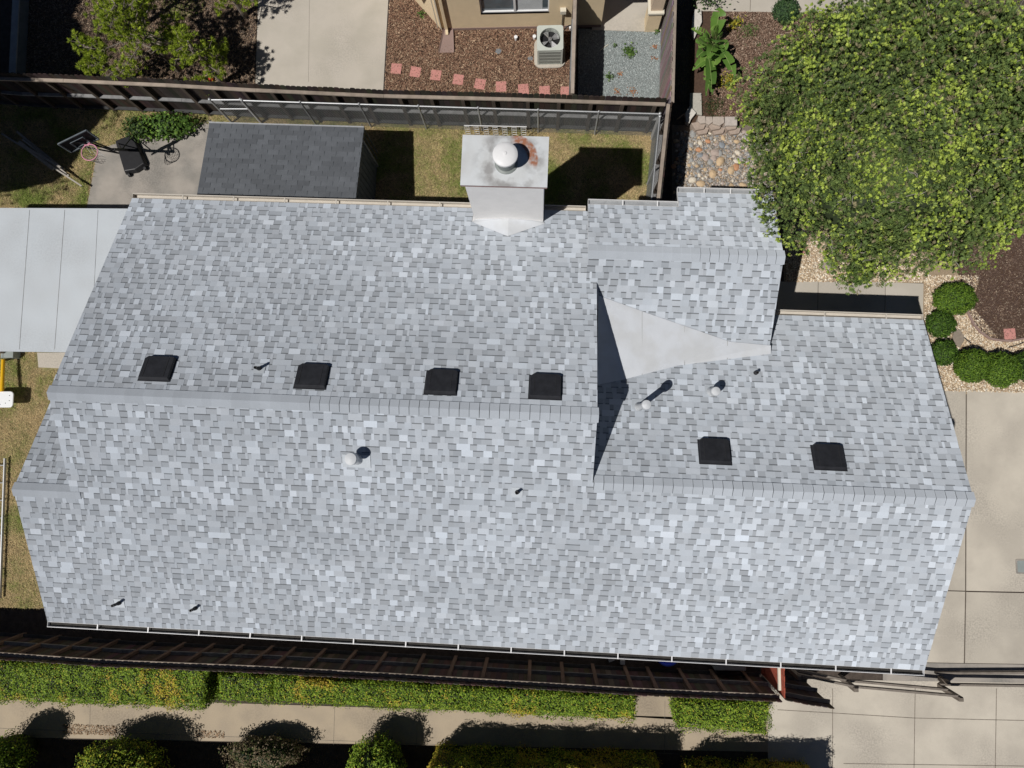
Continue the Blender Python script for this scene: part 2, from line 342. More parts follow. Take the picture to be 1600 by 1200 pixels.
# grass blades ----------------------------------------------------
def grass(name, polys, dens, hgt=.06, green=.5, **kw):
    Vs = []; cs = []
    for poly in polys:
        a = abs(sum(poly[i][0]*poly[(i+1) % len(poly)][1]-poly[(i+1) % len(poly)][0]*poly[i][1] for i in range(len(poly))))/2
        p = pts_in(poly, int(a*dens)); n = len(p)
        nzv = np.array([noise.noise(Vector((x*1.1, y*1.1, 3)))+.5*noise.noise(Vector((x*4, y*4, 9))) for x, y in p])
        g = np.clip(green+nzv*1.2+rng.normal(0, .25, n), 0, 1)[:, None]
        c = np.array([.54, .42, .23])*(1-g)+np.array([.24, .30, .075])*g
        c *= rng.uniform(.55, 1.35, (n, 1))
        C = np.concatenate([p, np.full((n, 1), -.012)], 1); t = rng.uniform(0, 6.28, n)
        h = hgt*rng.uniform(.4, 1.3, n)*(1+np.clip(nzv, 0, 1)); lean = rng.uniform(.3, 1.2, n)
        tip = C+np.stack([np.cos(t)*h*lean*1.2, np.sin(t)*h*lean*1.2, h*.45], 1); s = np.stack([-np.sin(t), np.cos(t), np.zeros(n)], 1)*.008
        Vs.append(np.stack([C-s, C+s, tip], 1)); cs.append(c)
    return tag(npmesh(name, np.concatenate(Vs), 3, np.concatenate(cs), M['grass']), kind='stuff', **kw)
grass('grass', [px_poly([(-60, 165), (200, 165), (325, 170), (325, 190), (150, 232), (132, 330), (-60, 330)]), px_poly([(560, 160), (1022, 168), (1018, 330), (560, 330)]), px_poly([(330, 160), (560, 160), (560, 210), (330, 200)])], 2400, .095, .36,
      label='patchy green and straw coloured lawn behind the house', cat='grass')
grass('grass', [px_poly([(-30, 545), (55, 545), (57, 579), (140, 582), (140, 950), (-30, 950)])], 2400, .075, .15, label='dry straw coloured lawn strip at the left gable end of the house', cat='grass')
grass('grass', [px_poly([(235, -60), (335, -60), (318, 18), (290, 28), (255, 22)])], 3500, .06, 1.3, label='small bright green grass patch beside the pine', cat='grass')
scatter_chips('leaf_litter', [px_poly([(98, 1131), (182, 1134), (182, 1149), (98, 1147)]), px_poly([(305, 1141), (350, 1143), (350, 1154), (305, 1152)])], 900, .05, .02, [(.28, .18, .11), (.18, .12, .07), (.36, .26, .17)], z=-.006, label='brown leaf litter along the path edge above the lower bushes', cat='leaf litter')
# mulch / gravel --------------------------------------------------
BARK = [(.23, .13, .085), (.14, .08, .052), (.33, .215, .14), (.46, .34, .23), (.07, .042, .03)]; BW = [.33, .27, .22, .08, .10]
sheet('mulch_bed', [(612, -60), (899, -60), (893, 190), (600, 190)], 'mulch_base', -.019, -.010)
scatter_chips('bark_mulch', [px_poly([(611, -40), (899, -40), (893, 190), (599, 185)])], 2600, .055, .018, BARK, wts=BW, label='reddish brown bark mulch in the bed round the air conditioner', cat='mulch')
sheet('pine_bed', [(-60, -60), (404, -60), (397, 175), (-60, 150)], 'soil', -.019, -.010)
scatter_chips('leaf_litter', [px_poly([(40, -40), (404, -40), (397, 170), (40, 160)])], 1500, .06, .016, [(.18, .12, .08), (.30, .22, .15), (.10, .065, .045), (.40, .31, .22)], wts=[.35, .25, .3, .1], label='dry brown needle litter under the pine', cat='mulch')
sheet('upper_bed', [(1078, 17), (1700, 24), (1700, 420), (1100, 215), (1078, 215)], 'mulch_base', -.019, -.011)
scatter_chips('bark_mulch', [px_poly([(1110, 18), (1330, 22), (1300, 190), (1115, 190)])], 1800, .05, .016, [(.22, .14, .10), (.13, .08, .055), (.32, .22, .16), (.42, .33, .25)], wts=[.35, .3, .25, .1], label='pinkish brown bark mulch round the broad leaved plant', cat='mulch')
sheet('side_gravel_bed', [(904, 44), (1034, 49), (1028, 205), (902, 205)], 'gravel_base', -.019, -.010)
scatter_pebbles('gravel', [px_poly([(904, 46), (1032, 51), (1026, 200), (902, 200)])], 3000, .0135, [(.26, .295, .29), (.31, .345, .34), (.22, .25, .245), (.42, .45, .44)], wts=[.4, .3, .2, .1], label='blue grey crushed gravel between the two fences', cat='gravel')
sheet('cobble_bed', [(1050, 195), (1260, 195), (1260, 345), (1050, 345)], 'cobble_base', -.019, -.010)
scatter_pebbles('gravel', [px_poly([(1062, 205), (1250, 205), (1250, 330), (1055, 330)])], 1100, .024, [(.32, .29, .25), (.45, .42, .38), (.22, .21, .20), (.40, .31, .22)], label='small mixed grey gravel between the river cobbles', cat='gravel')
sheet('cream_gravel_bed', [(1225, 330), (1470, 300), (1700, 380), (1700, 625), (1430, 612), (1443, 442), (1225, 441)], 'cream_base', -.019, -.008)
CREAM = [(.56, .44, .30), (.66, .56, .42), (.42, .30, .19), (.74, .68, .57), (.32, .23, .15)]
scatter_pebbles('gravel', [px_poly([(1228, 350), (1443, 400), (1443, 441), (1228, 440)]), px_poly([(1444, 430), (1530, 430), (1520, 480), (1560, 530), (1650, 530), (1650, 615), (1452, 610), (1445, 500)])], 1700, .02, CREAM, wts=[.3, .25, .2, .15, .1], label='cream and tan pebbles edging the path and the boxwoods', cat='gravel')
EDGE = [(1505, 470), (1513, 491), (1521, 507), (1531, 519), (1546, 529), (1562, 532), (1580, 533), (1610, 527)]
sheet('dark_mulch_bed', EDGE+[(1700, 500), (1700, 330), (1480, 330)], 'mulch_base', -.006, .004)
scatter_chips('bark_mulch', [px_poly(EDGE+[(1650, 510), (1650, 350), (1490, 350)])], 1500, .045, .014, [(.13, .085, .065), (.085, .055, .045), (.20, .14, .10), (.34, .27, .20)], wts=[.4, .33, .2, .07], z=.004, label='dark brown mulch in the curved bed under the big tree', cat='mulch')
b = MB()
for a, c in zip(EDGE[:-1], EDGE[1:]): b.bar(P(*a, .02), P(*c, .02), .05, .07)
tag(b.build('bed_edging', M['splash']), 'curved mauve edging strip round the dark mulch bed', 'edging')
b = MB(); hz = [(1492, 512), (1501, 523), (1512, 532), (1517, 536)]
for a, c in zip(hz[:-1], hz[1:]): b.cyl(P(*a, .03), P(*c, .03), .012, n=6)
tag(b.build('irrigation_hose', M['pipe_black'], smooth=True), 'thin black hose between the boxwoods and the brown stepping stone', 'hose'); b = MB(); hz = [(1576, 543), (1590, 539), (1615, 528)]
for a, c in zip(hz[:-1], hz[1:]): b.cyl(P(*a, .03), P(*c, .03), .012, n=6)
tag(b.build('irrigation_hose', M['pipe_black'], smooth=True), 'thin black hose near the right edge below the pink paver', 'hose')

# ================================================================ HOUSE
p_, vs_, e_ = .4602, -4.8784, 2.5501
vr1, vr2, vr3, vn1, vn3 = .4944, -1.6383, -.8941, 5.4338, 3.1241
uL1, uL2, uR, uS = -10.2372, -11.5475, 8.9129, 1.1536
vw, uW, vwn1, vwn2, vws = 4.1603, 5.1906, 5.4031, 5.8157, 2.1787
zS = lambda v: e_+p_*(v-vs_)
z1, z2, z3 = zS(vr1), zS(vr2), zS(vr3)
zN1 = lambda v: z1-p_*(v-vr1)
zN2 = lambda v: z2-p_*(v-vr2)
zN3 = lambda v: z3-p_*(v-vr3)
ZW = zN1(vw)+.5723
zW = lambda v: ZW-p_*abs(v-vw)
house = thing('house', Wd(-1, 0), 'large house with pale grey shingle roof filling the middle', 'house')
ca = 1/math.sqrt(1+p_*p_); sa = p_*ca
def shingles(name, rects, v0, sgn, zf, seed, parent, clipf=None, palette='gray'):
    """courses climb from the eave v0 towards the ridge; sgn=+1 when the ridge is at larger v"""
    rs = random.Random(seed); ex = .143
    vtop = max(r[3] for r in rects) if sgn > 0 else min(r[2] for r in rects)
    umin = min(r[0] for r in rects); umax = max(r[1] for r in rects)
    nr = Wd(0, -sgn*sa, ca)                # plane normal
    quads = []; cols = []; qz = []
    V = []; Cc = []
    def pt(u, t, h):
        v = v0+sgn*t*ca; return Wd(u, v, zf(v))+nr*h
    T = abs(vtop-v0)/ca; nc = int(T/ex)+1
    for k in range(nc):
        t0 = k*ex; t1 = min(T, t0+ex+.0)
        u = umin-rs.uniform(0, .3); raised = rs.random() < .5
        while u < umax:
            if raised: wd = rs.choice([.06, .10, .14, .17, .20, .26])*rs.uniform(.85, 1.15)
            else: wd = rs.choice([.08, .12, .16, .20])*rs.uniform(.85, 1.15)
            a, c = u, u+wd; u = c
            g = rs.random()
            if raised: s = 1.08*rs.choice([.43, .44, .46, .48, .45, .47, .46, .50, .52, .565])
            else: s = 1.08*rs.choice([.345, .36, .385, .41, .43, .37])
            s *= rs.uniform(.95, 1.05)*(1+.10*noise.noise(Vector((u*.35, k*.12, seed))))
            warm = rs.uniform(-.012, .012)
            col = (s*(.915+warm*.6), s*.987, s*(1.075-warm*.6))
            h0 = .010 if raised else .005; h1 = .004 if raised else .001
            for (r0, r1, r2, r3) in rects:
                tA = (r2-v0)/(sgn*ca); tB = (r3-v0)/(sgn*ca); lo, hi = min(tA, tB), max(tA, tB)
                aa, cc = max(a, r0), min(c, r1); ta, tb = max(t0, lo), min(t1, hi)
                if cc-aa < .004 or tb-ta < .004: continue
                f = lambda t: h0+(h1-h0)*(t-t0)/ex
                pieces = [(ta, tb, col)]
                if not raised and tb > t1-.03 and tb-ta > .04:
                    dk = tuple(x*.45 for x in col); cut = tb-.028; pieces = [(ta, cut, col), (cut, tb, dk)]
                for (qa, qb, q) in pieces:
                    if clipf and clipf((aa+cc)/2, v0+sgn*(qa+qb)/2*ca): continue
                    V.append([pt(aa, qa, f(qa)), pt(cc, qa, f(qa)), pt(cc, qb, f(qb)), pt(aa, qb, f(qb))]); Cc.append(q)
                if not (clipf and clipf((aa+cc)/2, v0+sgn*ta*ca)):
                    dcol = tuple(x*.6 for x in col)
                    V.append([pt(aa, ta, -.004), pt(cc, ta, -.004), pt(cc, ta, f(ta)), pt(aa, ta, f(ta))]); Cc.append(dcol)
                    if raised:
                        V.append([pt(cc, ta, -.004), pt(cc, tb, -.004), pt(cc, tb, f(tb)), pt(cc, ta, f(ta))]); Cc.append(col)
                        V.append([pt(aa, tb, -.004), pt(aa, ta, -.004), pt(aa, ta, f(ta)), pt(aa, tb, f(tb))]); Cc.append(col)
            raised = (not raised) if rs.random() < .93 else raised
    A = np.array([[tuple(q) for q in f] for f in V])
    return npmesh(name, A, 4, np.array(Cc), M['shingle'], parent)
chU0, chV0 = to_uv(P(735, 345, zN1(5.0)))[0], 5.05
def clip_main(u, v):
    return (chU0-.0 < u < chU0+1.72) and v > 5.06
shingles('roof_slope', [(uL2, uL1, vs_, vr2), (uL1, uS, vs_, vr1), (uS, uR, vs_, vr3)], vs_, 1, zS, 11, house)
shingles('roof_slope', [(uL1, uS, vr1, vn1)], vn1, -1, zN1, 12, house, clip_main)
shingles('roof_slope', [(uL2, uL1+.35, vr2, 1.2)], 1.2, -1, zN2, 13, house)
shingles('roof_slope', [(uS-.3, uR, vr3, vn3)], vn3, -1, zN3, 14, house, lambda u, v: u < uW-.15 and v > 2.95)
uWL = to_uv(P(919, 319, zW(vwn1)))[0]
uWM = to_uv(P(1061, 312, zW(vwn1)))[0]
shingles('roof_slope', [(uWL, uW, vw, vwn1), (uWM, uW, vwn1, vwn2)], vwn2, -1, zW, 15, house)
zWS = lambda v: ZW-p_*(vw-v)
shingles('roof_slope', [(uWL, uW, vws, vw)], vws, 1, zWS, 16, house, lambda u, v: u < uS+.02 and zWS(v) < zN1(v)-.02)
# decks under the shingles, with fascia faces
def deck(pts, zf, th=.10, m='white_metal', lift=-.012):
    b = MB(); b.slab([Wd(u, v, zf(v)+lift) for u, v in pts], th); return b.build('roof_deck', M[m], house)
deck([(uL2, vs_), (uR, vs_), (uR, vr3), (uS, vr3), (uS, vr1), (uL1, vr1), (uL1, vr2), (uL2, vr2)], zS)
deck([(uL1, vr1+.003), (uS, vr1+.003), (uS, vn1), (chU0+1.6, vn1), (chU0+1.6, 5.1), (chU0+.1, 5.1), (chU0+.1, vn1), (uL1, vn1)], zN1)
deck([(uL2, vr2+.003), (uL1+.3, vr2+.003), (uL1+.3, 1.2), (uL2, 1.2)], zN2)
deck([(uS+.004, vr3+.003), (uR, vr3+.003), (uR, vn3), (uS+.004, vn3)], zN3)
deck([(uWL, vw), (uW, vw), (uW, vwn2), (uWM, vwn2), (uWM, vwn1), (uWL, vwn1)], zW)
deck([(uS+.01, vws), (uW, vws), (uW, vw-.003), (uS+.01, vw-.003)], zWS)
# gable ends and walls
def wallq(name, pts, m='stucco_white', th=.12):
    b = MB(); pts = [Vector(p) for p in pts]; nr = (pts[1]-pts[0]).cross(pts[2]-pts[0]).normalized()*th; n = len(pts)
    b.add(pts+[q-nr for q in pts], [tuple(range(n)), tuple(range(n, 2*n))[::-1]]+[(i, n+i, n+(i+1) % n, (i+1) % n) for i in range(n)]); return b.build(name, M[m], house)
D = .13
wallq('gable_wall', [Wd(uS-.02, vr3, zN3(vr3)-.3), Wd(uS-.02, vws, zN3(vws)-.5), Wd(uS-.02, vw, zN1(vw)-.3), Wd(uS-.02, vw, zN1(vw)-D), Wd(uS-.02, vr1, z1-D), Wd(uS-.02, vr3, z3-D)], 'stucco_white')
wallq('gable_wall', [Wd(uL1+.35, vs_+.5, 0), Wd(uL1+.35, vn1-.5, 0), Wd(uL1+.35, vn1-.5, zN1(vn1-.5)-D), Wd(uL1+.35, vr1, z1-D), Wd(uL1+.35, vs_+.5, zS(vs_+.5)-D)])
wallq('gable_wall', [Wd(uL2+.35, vs_+.5, 0), Wd(uL2+.35, 1.0, 0), Wd(uL2+.35, 1.0, zN2(1.0)-D), Wd(uL2+.35, vr2, z2-D), Wd(uL2+.35, vs_+.5, zS(vs_+.5)-D)])
wallq('gable_wall', [Wd(uR-.35, vn3-.5, 0), Wd(uR-.35, vs_+.5, 0), Wd(uR-.35, vs_+.5, zS(vs_+.5)-D), Wd(uR-.35, vr3, z3-D), Wd(uR-.35, vn3-.5, zN3(vn3-.5)-D)])
wallq('gable_wall', [Wd(uW-.3, vwn2-.45, 0), Wd(uW-.3, vn3-.6, 0), Wd(uW-.3, vws+.1, zWS(vws+.1)-.3), Wd(uW-.3, vw, ZW-D), Wd(uW-.3, vwn2-.45, zW(vwn2-.45)-D)])
wallq('wall', [Wd(uL2+.35, vs_+.5, 0), Wd(uL2+.35, vs_+.5, 2.6), Wd(uR-.35, vs_+.5, 2.6), Wd(uR-.35, vs_+.5, 0)])
wallq('wall', [Wd(uL1+.35, vn1-.5, 0), Wd(uWL+.3, vn1-.5, 0), Wd(uWL+.3, vn1-.5, 2.75), Wd(uL1+.35, vn1-.5, 2.75)])
wallq('wall', [Wd(uWM+.2, vwn2-.45, 0), Wd(uW-.3, vwn2-.45, 0), Wd(uW-.3, vwn2-.45, 3.1), Wd(uWM+.2, vwn2-.45, 3.1)])
wallq('wall', [Wd(uW-.3, vn3-.5, 0), Wd(uR-.35, vn3-.5, 0), Wd(uR-.35, vn3-.5, 2.6), Wd(uW-.3, vn3-.5, 2.6)])
# flat membrane between wing and garage roofs
def on_plane(px, py, za, k):      # plane z = za + k*v
    z = 3.5
    for _ in range(30): q = P(px, py, z); z = za+k*to_uv(q)[1]
    return P(px, py, z)
ws = lambda x, y: on_plane(x, y, ZW-p_*vw, p_)+Vector((0, 0, .025))
gs = lambda x, y: on_plane(x, y, z3+p_*vr3, -p_)+Vector((0, 0, .025))
b = MB(); a0, a1, a2, a3 = ws(935, 462), ws(1010, 489), ws(1140, 534), ws(1204, 540)
g0, g1, g2, g3 = gs(932, 602), gs(975, 593), gs(1060, 571), gs(1204, 553)
b.slab([a0, a1, g1, g0], .02); b.slab([a1, a2, g2, g1], .02); b.slab([a2, a3, g3, g2], .02)
mem = b.build('membrane_roof', M['membrane'], house); mem['label'] = 'pale flat membrane panel in the valley between the roofs'
for xa, ya, yb, w_ in ((1003, 487, 586, .012), (1069, 510, 571, .008), (1136, 533, 562, .016)):
    b = MB(); b.bar(ws(xa, ya)+Vector((0, 0, .004)), gs(xa, yb)+Vector((0, 0, .004)), w_, .006); b.build('membrane_seam', M['seam_gray'], mem)
# ridge caps
def ridge(u0, u1, v, z, seed, ex=.205, wd=.17, seam_from=-99):
    b = MB(); rs = random.Random(seed); n = int((u1-u0)/ex)
    for i in range(n+1):
        a = u0+i*ex; c = min(u1+.01, a+ex+.004)
        if c-a < .02: continue
        s = rs.uniform(.44, .475); col = (s*.915, s*.987, s*1.075)
        h0, h1 = .030, .020
        for sg in (-1, 1):
            q = [Wd(a, v, z+h0), Wd(c, v, z+h1), Wd(c, v+sg*wd*ca, z+h1-wd*sa-.002), Wd(a, v+sg*wd*ca, z+h0-wd*sa-.002)]
            lo = [x-Vector((0, 0, .022)) for x in q]
            if sg > 0: q = q[::-1]; lo = lo[::-1]
            b.add(q+lo, [(0, 3, 2, 1), (0, 1, 5, 4), (1, 2, 6, 5), (2, 3, 7, 6), (3, 0, 4, 7)], col)
            if a > seam_from:
                up = Vector((0, 0, .0015)); w_ = rs.uniform(.008, .016); a2 = Wd(a, v, z+h0)+up; a3 = Wd(a+w_, v, z+h0)+up; e2 = Wd(a, v+sg*wd*ca, z+h0-wd*sa)+up; e3 = Wd(a+w_*.6, v+sg*wd*ca, z+h0-wd*sa)+up
                b.add([a2, a3, e3, e2] if sg < 0 else [e2, e3, a3, a2], [(0, 1, 2, 3)], tuple(x*.22 for x in col))
    return b.build('ridge_cap', M['shingle'], house)
ridge(uL1-.02, uS+.02, vr1, z1, 1, seam_from=-4.9); ridge(uS+.02, uR+.02, vr3, z3, 2); ridge(uL2-.02, uL1+.2, vr2, z2, 3, seam_from=9); ridge(uWL, uW+.02, vw, ZW, 4, seam_from=3.2)
# flashing along step
# gutters -----------------------------------------------------------
def gutter(u0, u1, v, z, sgn, m, sp=1.22, name='gutter', dark=False, tm='gutter_inside'):
    b = MB(); o = .115; lip = .012 if dark else .022
    vv = lambda x: v+sgn*x
    b.bar(Wd(u0, vv(.012), z-.055), Wd(u1, vv(.012), z-.055), .006, .11)
    b.bar(Wd(u0, vv(o/2+.01), z-.108), Wd(u1, vv(o/2+.01), z-.108), o, .006)
    b.bar(Wd(u0, vv(o+.012), z-.05), Wd(u1, vv(o+.012), z-.05), lip, .115)
    for u in (u0, u1): b.bar(Wd(u, vv(.0), z-.055), Wd(u, vv(o+.02), z-.055), .006, .105)
    g = b.build(name, M[m], house)
    if dark:
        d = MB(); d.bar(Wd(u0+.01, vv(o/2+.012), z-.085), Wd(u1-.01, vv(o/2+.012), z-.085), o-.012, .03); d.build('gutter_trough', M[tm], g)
    n = int((u1-u0)/sp)
    for i in range(1, n+1):
        s = MB(); u = u0+i*(u1-u0)/(n+.6); s.bar(Wd(u, vv(.0), z+.004), Wd(u, vv(o+.02), z+.004), .028, .012); s.build('gutter_strap', M[m], g)
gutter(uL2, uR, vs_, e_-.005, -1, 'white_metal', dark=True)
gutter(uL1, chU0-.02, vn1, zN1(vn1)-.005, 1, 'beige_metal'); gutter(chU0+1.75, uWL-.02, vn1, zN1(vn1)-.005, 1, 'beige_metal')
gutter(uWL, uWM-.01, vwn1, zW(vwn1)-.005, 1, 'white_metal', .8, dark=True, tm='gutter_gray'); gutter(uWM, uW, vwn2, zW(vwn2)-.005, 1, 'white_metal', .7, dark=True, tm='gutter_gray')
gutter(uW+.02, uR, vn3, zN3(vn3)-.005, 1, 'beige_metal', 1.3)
# chimney ------------------------------------------------------------
CT = 5.35
cc = [P(722, 210, CT), P(858, 214, CT), P(855, 293, CT), P(720, 289, CT)]
cu = [to_uv(q) for q in cc]; u0 = (cu[0][0]+cu[3][0])/2; u1 = (cu[1][0]+cu[2][0])/2; v1c = (cu[0][1]+cu[1][1])/2; v0c = (cu[2][1]+cu[3][1])/2
b = MB(); ins = .07
b.prism([tuple(Wd(a, c)[:2]) for a, c in ((u0+ins, v0c+ins), (u1-ins, v0c+ins), (u1-ins, v1c-ins), (u0+ins, v1c-ins))], 0, CT-.09)
chim = b.build('chimney', M['stucco_white'], house)
mc = mat('chimney_top', (.56, .585, .60), .6, .05, 3., fine=.03, tint=(.46, .46, .45), tscale=2.2, tamt=.5)
fl = P(791, 255, CT)            # flue centre on the cap
n = mc.node_tree.nodes; l = mc.node_tree.links; bs = n['Principled BSDF']; prev = bs.inputs['Base Color'].links[0].from_socket
g = n.new('ShaderNodeNewGeometry'); sub = n.new('ShaderNodeVectorMath'); sub.operation = 'SUBTRACT'; sub.inputs[1].default_value = tuple(fl+Vector((.09, .06, 0))); l.new(g.outputs['Position'], sub.inputs[0])
sp = n.new('ShaderNodeSeparateXYZ'); l.new(sub.outputs[0], sp.inputs[0])
ln = n.new('ShaderNodeVectorMath'); ln.operation = 'LENGTH'; cmb = n.new('ShaderNodeCombineXYZ'); l.new(sp.outputs[0], cmb.inputs[0]); l.new(sp.outputs[1], cmb.inputs[1]); l.new(cmb.outputs[0], ln.inputs[0])
at = n.new('ShaderNodeMath'); at.operation = 'ARCTAN2'; l.new(sp.outputs[1], at.inputs[0]); l.new(sp.outputs[0], at.inputs[1])
def band(src, c, hw, soft):
    a = n.new('ShaderNodeMath'); a.operation = 'SUBTRACT'; l.new(src, a.inputs[0]); a.inputs[1].default_value = c
    b2 = n.new('ShaderNodeMath'); b2.operation = 'ABSOLUTE'; l.new(a.outputs[0], b2.inputs[0])
    r = n.new('ShaderNodeMapRange'); l.new(b2.outputs[0], r.inputs[0]); r.inputs[1].default_value = hw; r.inputs[2].default_value = hw+soft; r.inputs[3].default_value = 1; r.inputs[4].default_value = 0; return r.outputs[0]
m1 = n.new('ShaderNodeMath'); m1.operation = 'MULTIPLY'; l.new(band(ln.outputs['Value'], .455, .085, .03), m1.inputs[0]); l.new(band(at.outputs[0], .6, .75, .25), m1.inputs[1])
mx = n.new('ShaderNodeMix'); mx.data_type = 'RGBA'; rn = n.new('ShaderNodeTexNoise'); rn.inputs['Scale'].default_value = 9; rn.inputs['Detail'].default_value = 6; l.new(g.outputs['Position'], rn.inputs['Vector']); rr_n = n.new('ShaderNodeMapRange'); rr_n.inputs[1].default_value = .36; rr_n.inputs[2].default_value = .55; rr_n.inputs[3].default_value = .25; l.new(rn.outputs[0], rr_n.inputs[0]); m6 = n.new('ShaderNodeMath'); m6.operation = 'MULTIPLY'; l.new(m1.outputs[0], m6.inputs[0]); l.new(rr_n.outputs[0], m6.inputs[1]); l.new(m6.outputs[0], mx.inputs[0]); l.new(prev, mx.inputs[6]); mx.inputs[7].default_value = (.30, .13, .075, 1)
sm = n.new('ShaderNodeMix'); sm.data_type = 'RGBA'; m4 = n.new('ShaderNodeMath'); m4.operation = 'MULTIPLY'; nn = n.new('ShaderNodeTexNoise'); nn.inputs['Scale'].default_value = 3.5; nn.inputs['Detail'].default_value = 4; l.new(g.outputs['Position'], nn.inputs['Vector'])
nr_ = n.new('ShaderNodeMapRange'); nr_.inputs[1].default_value = .45; nr_.inputs[2].default_value = .65; l.new(nn.outputs[0], nr_.inputs[0]); l.new(nr_.outputs[0], m4.inputs[0]); l.new(band(ln.outputs['Value'], .45, .12, .25), m4.inputs[1])
m5 = n.new('ShaderNodeMath'); m5.operation = 'MULTIPLY'; m5.inputs[1].default_value = .7; l.new(m4.outputs[0], m5.inputs[0])
l.new(m5.outputs[0], sm.inputs[0]); l.new(prev, sm.inputs[6]); sm.inputs[7].default_value = (.20, .19, .185, 1); l.new(sm.outputs[2], mx.inputs[6]); l.new(mx.outputs[2], bs.inputs['Base Color'])
b = MB(); b.prism([tuple(Wd(a, c)[:2]) for a, c in ((u0, v0c), (u1, v0c), (u1, v1c), (u0, v1c))], CT-.012, CT); b.build('chimney_cap', mc, chim)
b = MB(); b.prism([tuple(Wd(a, c)[:2]) for a, c in ((u0+.003, v0c+.003), (u1-.003, v0c+.003), (u1-.003, v1c-.003), (u0+.003, v1c-.003))], CT-.09, CT-.012); b.build('cap_edge', M['pink_edge'], chim)
b = MB(); b.lathe(fl, [(.235, 0), (.235, .02), (.19, .04), (.19, .42)], 32); b.build('flue_pipe', M['ac_grille'], chim, smooth=True)
b = MB(); b.lathe(fl+Vector((0, 0, .40)), [(.25, 0), (.25, .05), (.24, .06), (.17, .085), (.04, .10), (.03, .112), (.0, .115)], 40); b.build('flue_hood', M['white_metal'], chim, smooth=True)
# cricket behind chimney
b = MB(); ck = v0c+ins+.003; zr = lambda v: zN1(v)+.022; um = (u0+u1)/2+.0
pk = Wd(um, ck, zN1(ck)+.18); tl, tr = Wd(u0+ins, ck, zr(ck)), Wd(u1-ins, ck, zr(ck)); lw = Wd(um, ck-.45, zr(ck-.45)); fl_l = Wd(u0+ins-.02, ck-.10, zr(ck-.10)); fl_r = Wd(u1-ins+.05, ck-.06, zr(ck-.06))
b.add([pk, tl, fl_l, lw, fl_r, tr], [(0, 1, 2, 3), (0, 3, 4, 5)]); b.build('chimney_cricket', M['membrane'], house)
# roof vents -----------------------------------------------------------
def vent_at(px, py, zf_k):
    q = on_plane(px, py, *zf_k); return q
KN1 = (z1+p_*vr1, -p_); KN3 = (z3+p_*vr3, -p_); KS = (e_-p_*vs_, p_)
def roof_basis(sgn):              # sgn=+1: surface descends towards +v (north slopes)
    ux = Wd(1, 0, 0); dn = Wd(0, sgn*ca, -sa); nr = Wd(0, sgn*sa, ca); return Matrix((ux, dn, nr)).transposed()
B = roof_basis(1)
for (x, y), K in (((247, 577), KN1), ((488, 589), KN1), ((690, 598), KN1), ((852, 605), KN1), ((1116, 706), KN3), ((1294, 715), KN3)):
    c = vent_at(x, y, K); b = MB()
    L, W2 = .66, .55
    def q(a, d, h): return c+B@Vector((a, d, h))
    b.box(q(0, -.02, .018), (L+.03, W2+.02, .006), M=B)
    hw, hd = L/2, W2/2
    top = [(-hw+.02, -hd+.03), (hw-.02, -hd+.03), (hw-.02, hd-.03), (hw-.08, hd), (-hw+.09, hd), (-hw+.02, hd-.06)]
    bot = [(-hw, -hd), (hw, -hd), (hw, hd-.02), (hw-.06, hd+.02), (-hw+.07, hd+.02), (-hw, hd-.04)]
    n6 = 6
    b.add([q(x_, y_, .02) for x_, y_ in bot]+[q(x_, y_, .085) for x_, y_ in top], [tuple(range(6, 12))]+[(i, (i+1) % 6, 6+(i+1) % 6, 6+i) for i in range(6)])
    o = b.build('roof_vent', M['vent_black'], house, origin=c, bevel=.008)
    for xq in (hw-.12, -hw+.10): s = MB(); s.bar(q(xq, -hd+.06, .089), q(xq, hd-.05, .089), .008, .005); s.build('seam', M['pipe_black'], o)
def flue(px, py, K, sgn, r, h, rcap, flange, m='vent_gray'):
    c = vent_at(px, py, K); Bq = roof_basis(sgn); b = MB()
    b.box(c+Bq@Vector((0, .06, .017)), (flange[0], flange[1], .006), M=Bq)
    f = b.build('vent_flashing', M['flange'], house, origin=c)
    b = MB(); b.lathe(c-Vector((0, 0, .05)), [(r*1.6, 0), (r*1.6, .05), (r, .16), (r, h)], 20); b.build('vent_pipe', M[m], f, smooth=True)
    if rcap:
        b = MB(); b.lathe(c+Vector((0, 0, h-.16)), [(rcap*.85, 0), (rcap, .02), (rcap, .12), (rcap*.93, .13), (rcap*.93, .15), (rcap*.5, .165), (0, .17)], 28); b.build('rain_cap', M[m], f, smooth=True)
flue(557, 716, KS, -1, .09, .48, .13, (.60, .30))
flue(998, 636, KN3, 1, .065, 1.15, .10, (.30, .26))
flue(1112, 613, KN3, 1, .075, .40, .10, (.30, .26))
for x, y, K, sg, h in ((406, 576, KN1, 1, .30), (808, 769, KS, -1, .28), (187, 942, KS, -1, .34), (306, 950, KS, -1, .30), (1180, 583, KN3, 1, .22)):
    c = vent_at(x, y, K); Bq = roof_basis(sg); b = MB()
    b.box(c+Bq@Vector((0, 0, .014)), (.24, .24, .006), M=Bq); f = b.build('vent_flashing', M['flange'], house, origin=c)
    b = MB(); b.lathe(c-Vector((0, 0, .05)), [(.052, 0), (.045, .12), (.033, .14), (.033, h), (.022, h), (.022, h-.08)], 14); b.build('vent_pipe', M['pipe_black'], f, smooth=True)

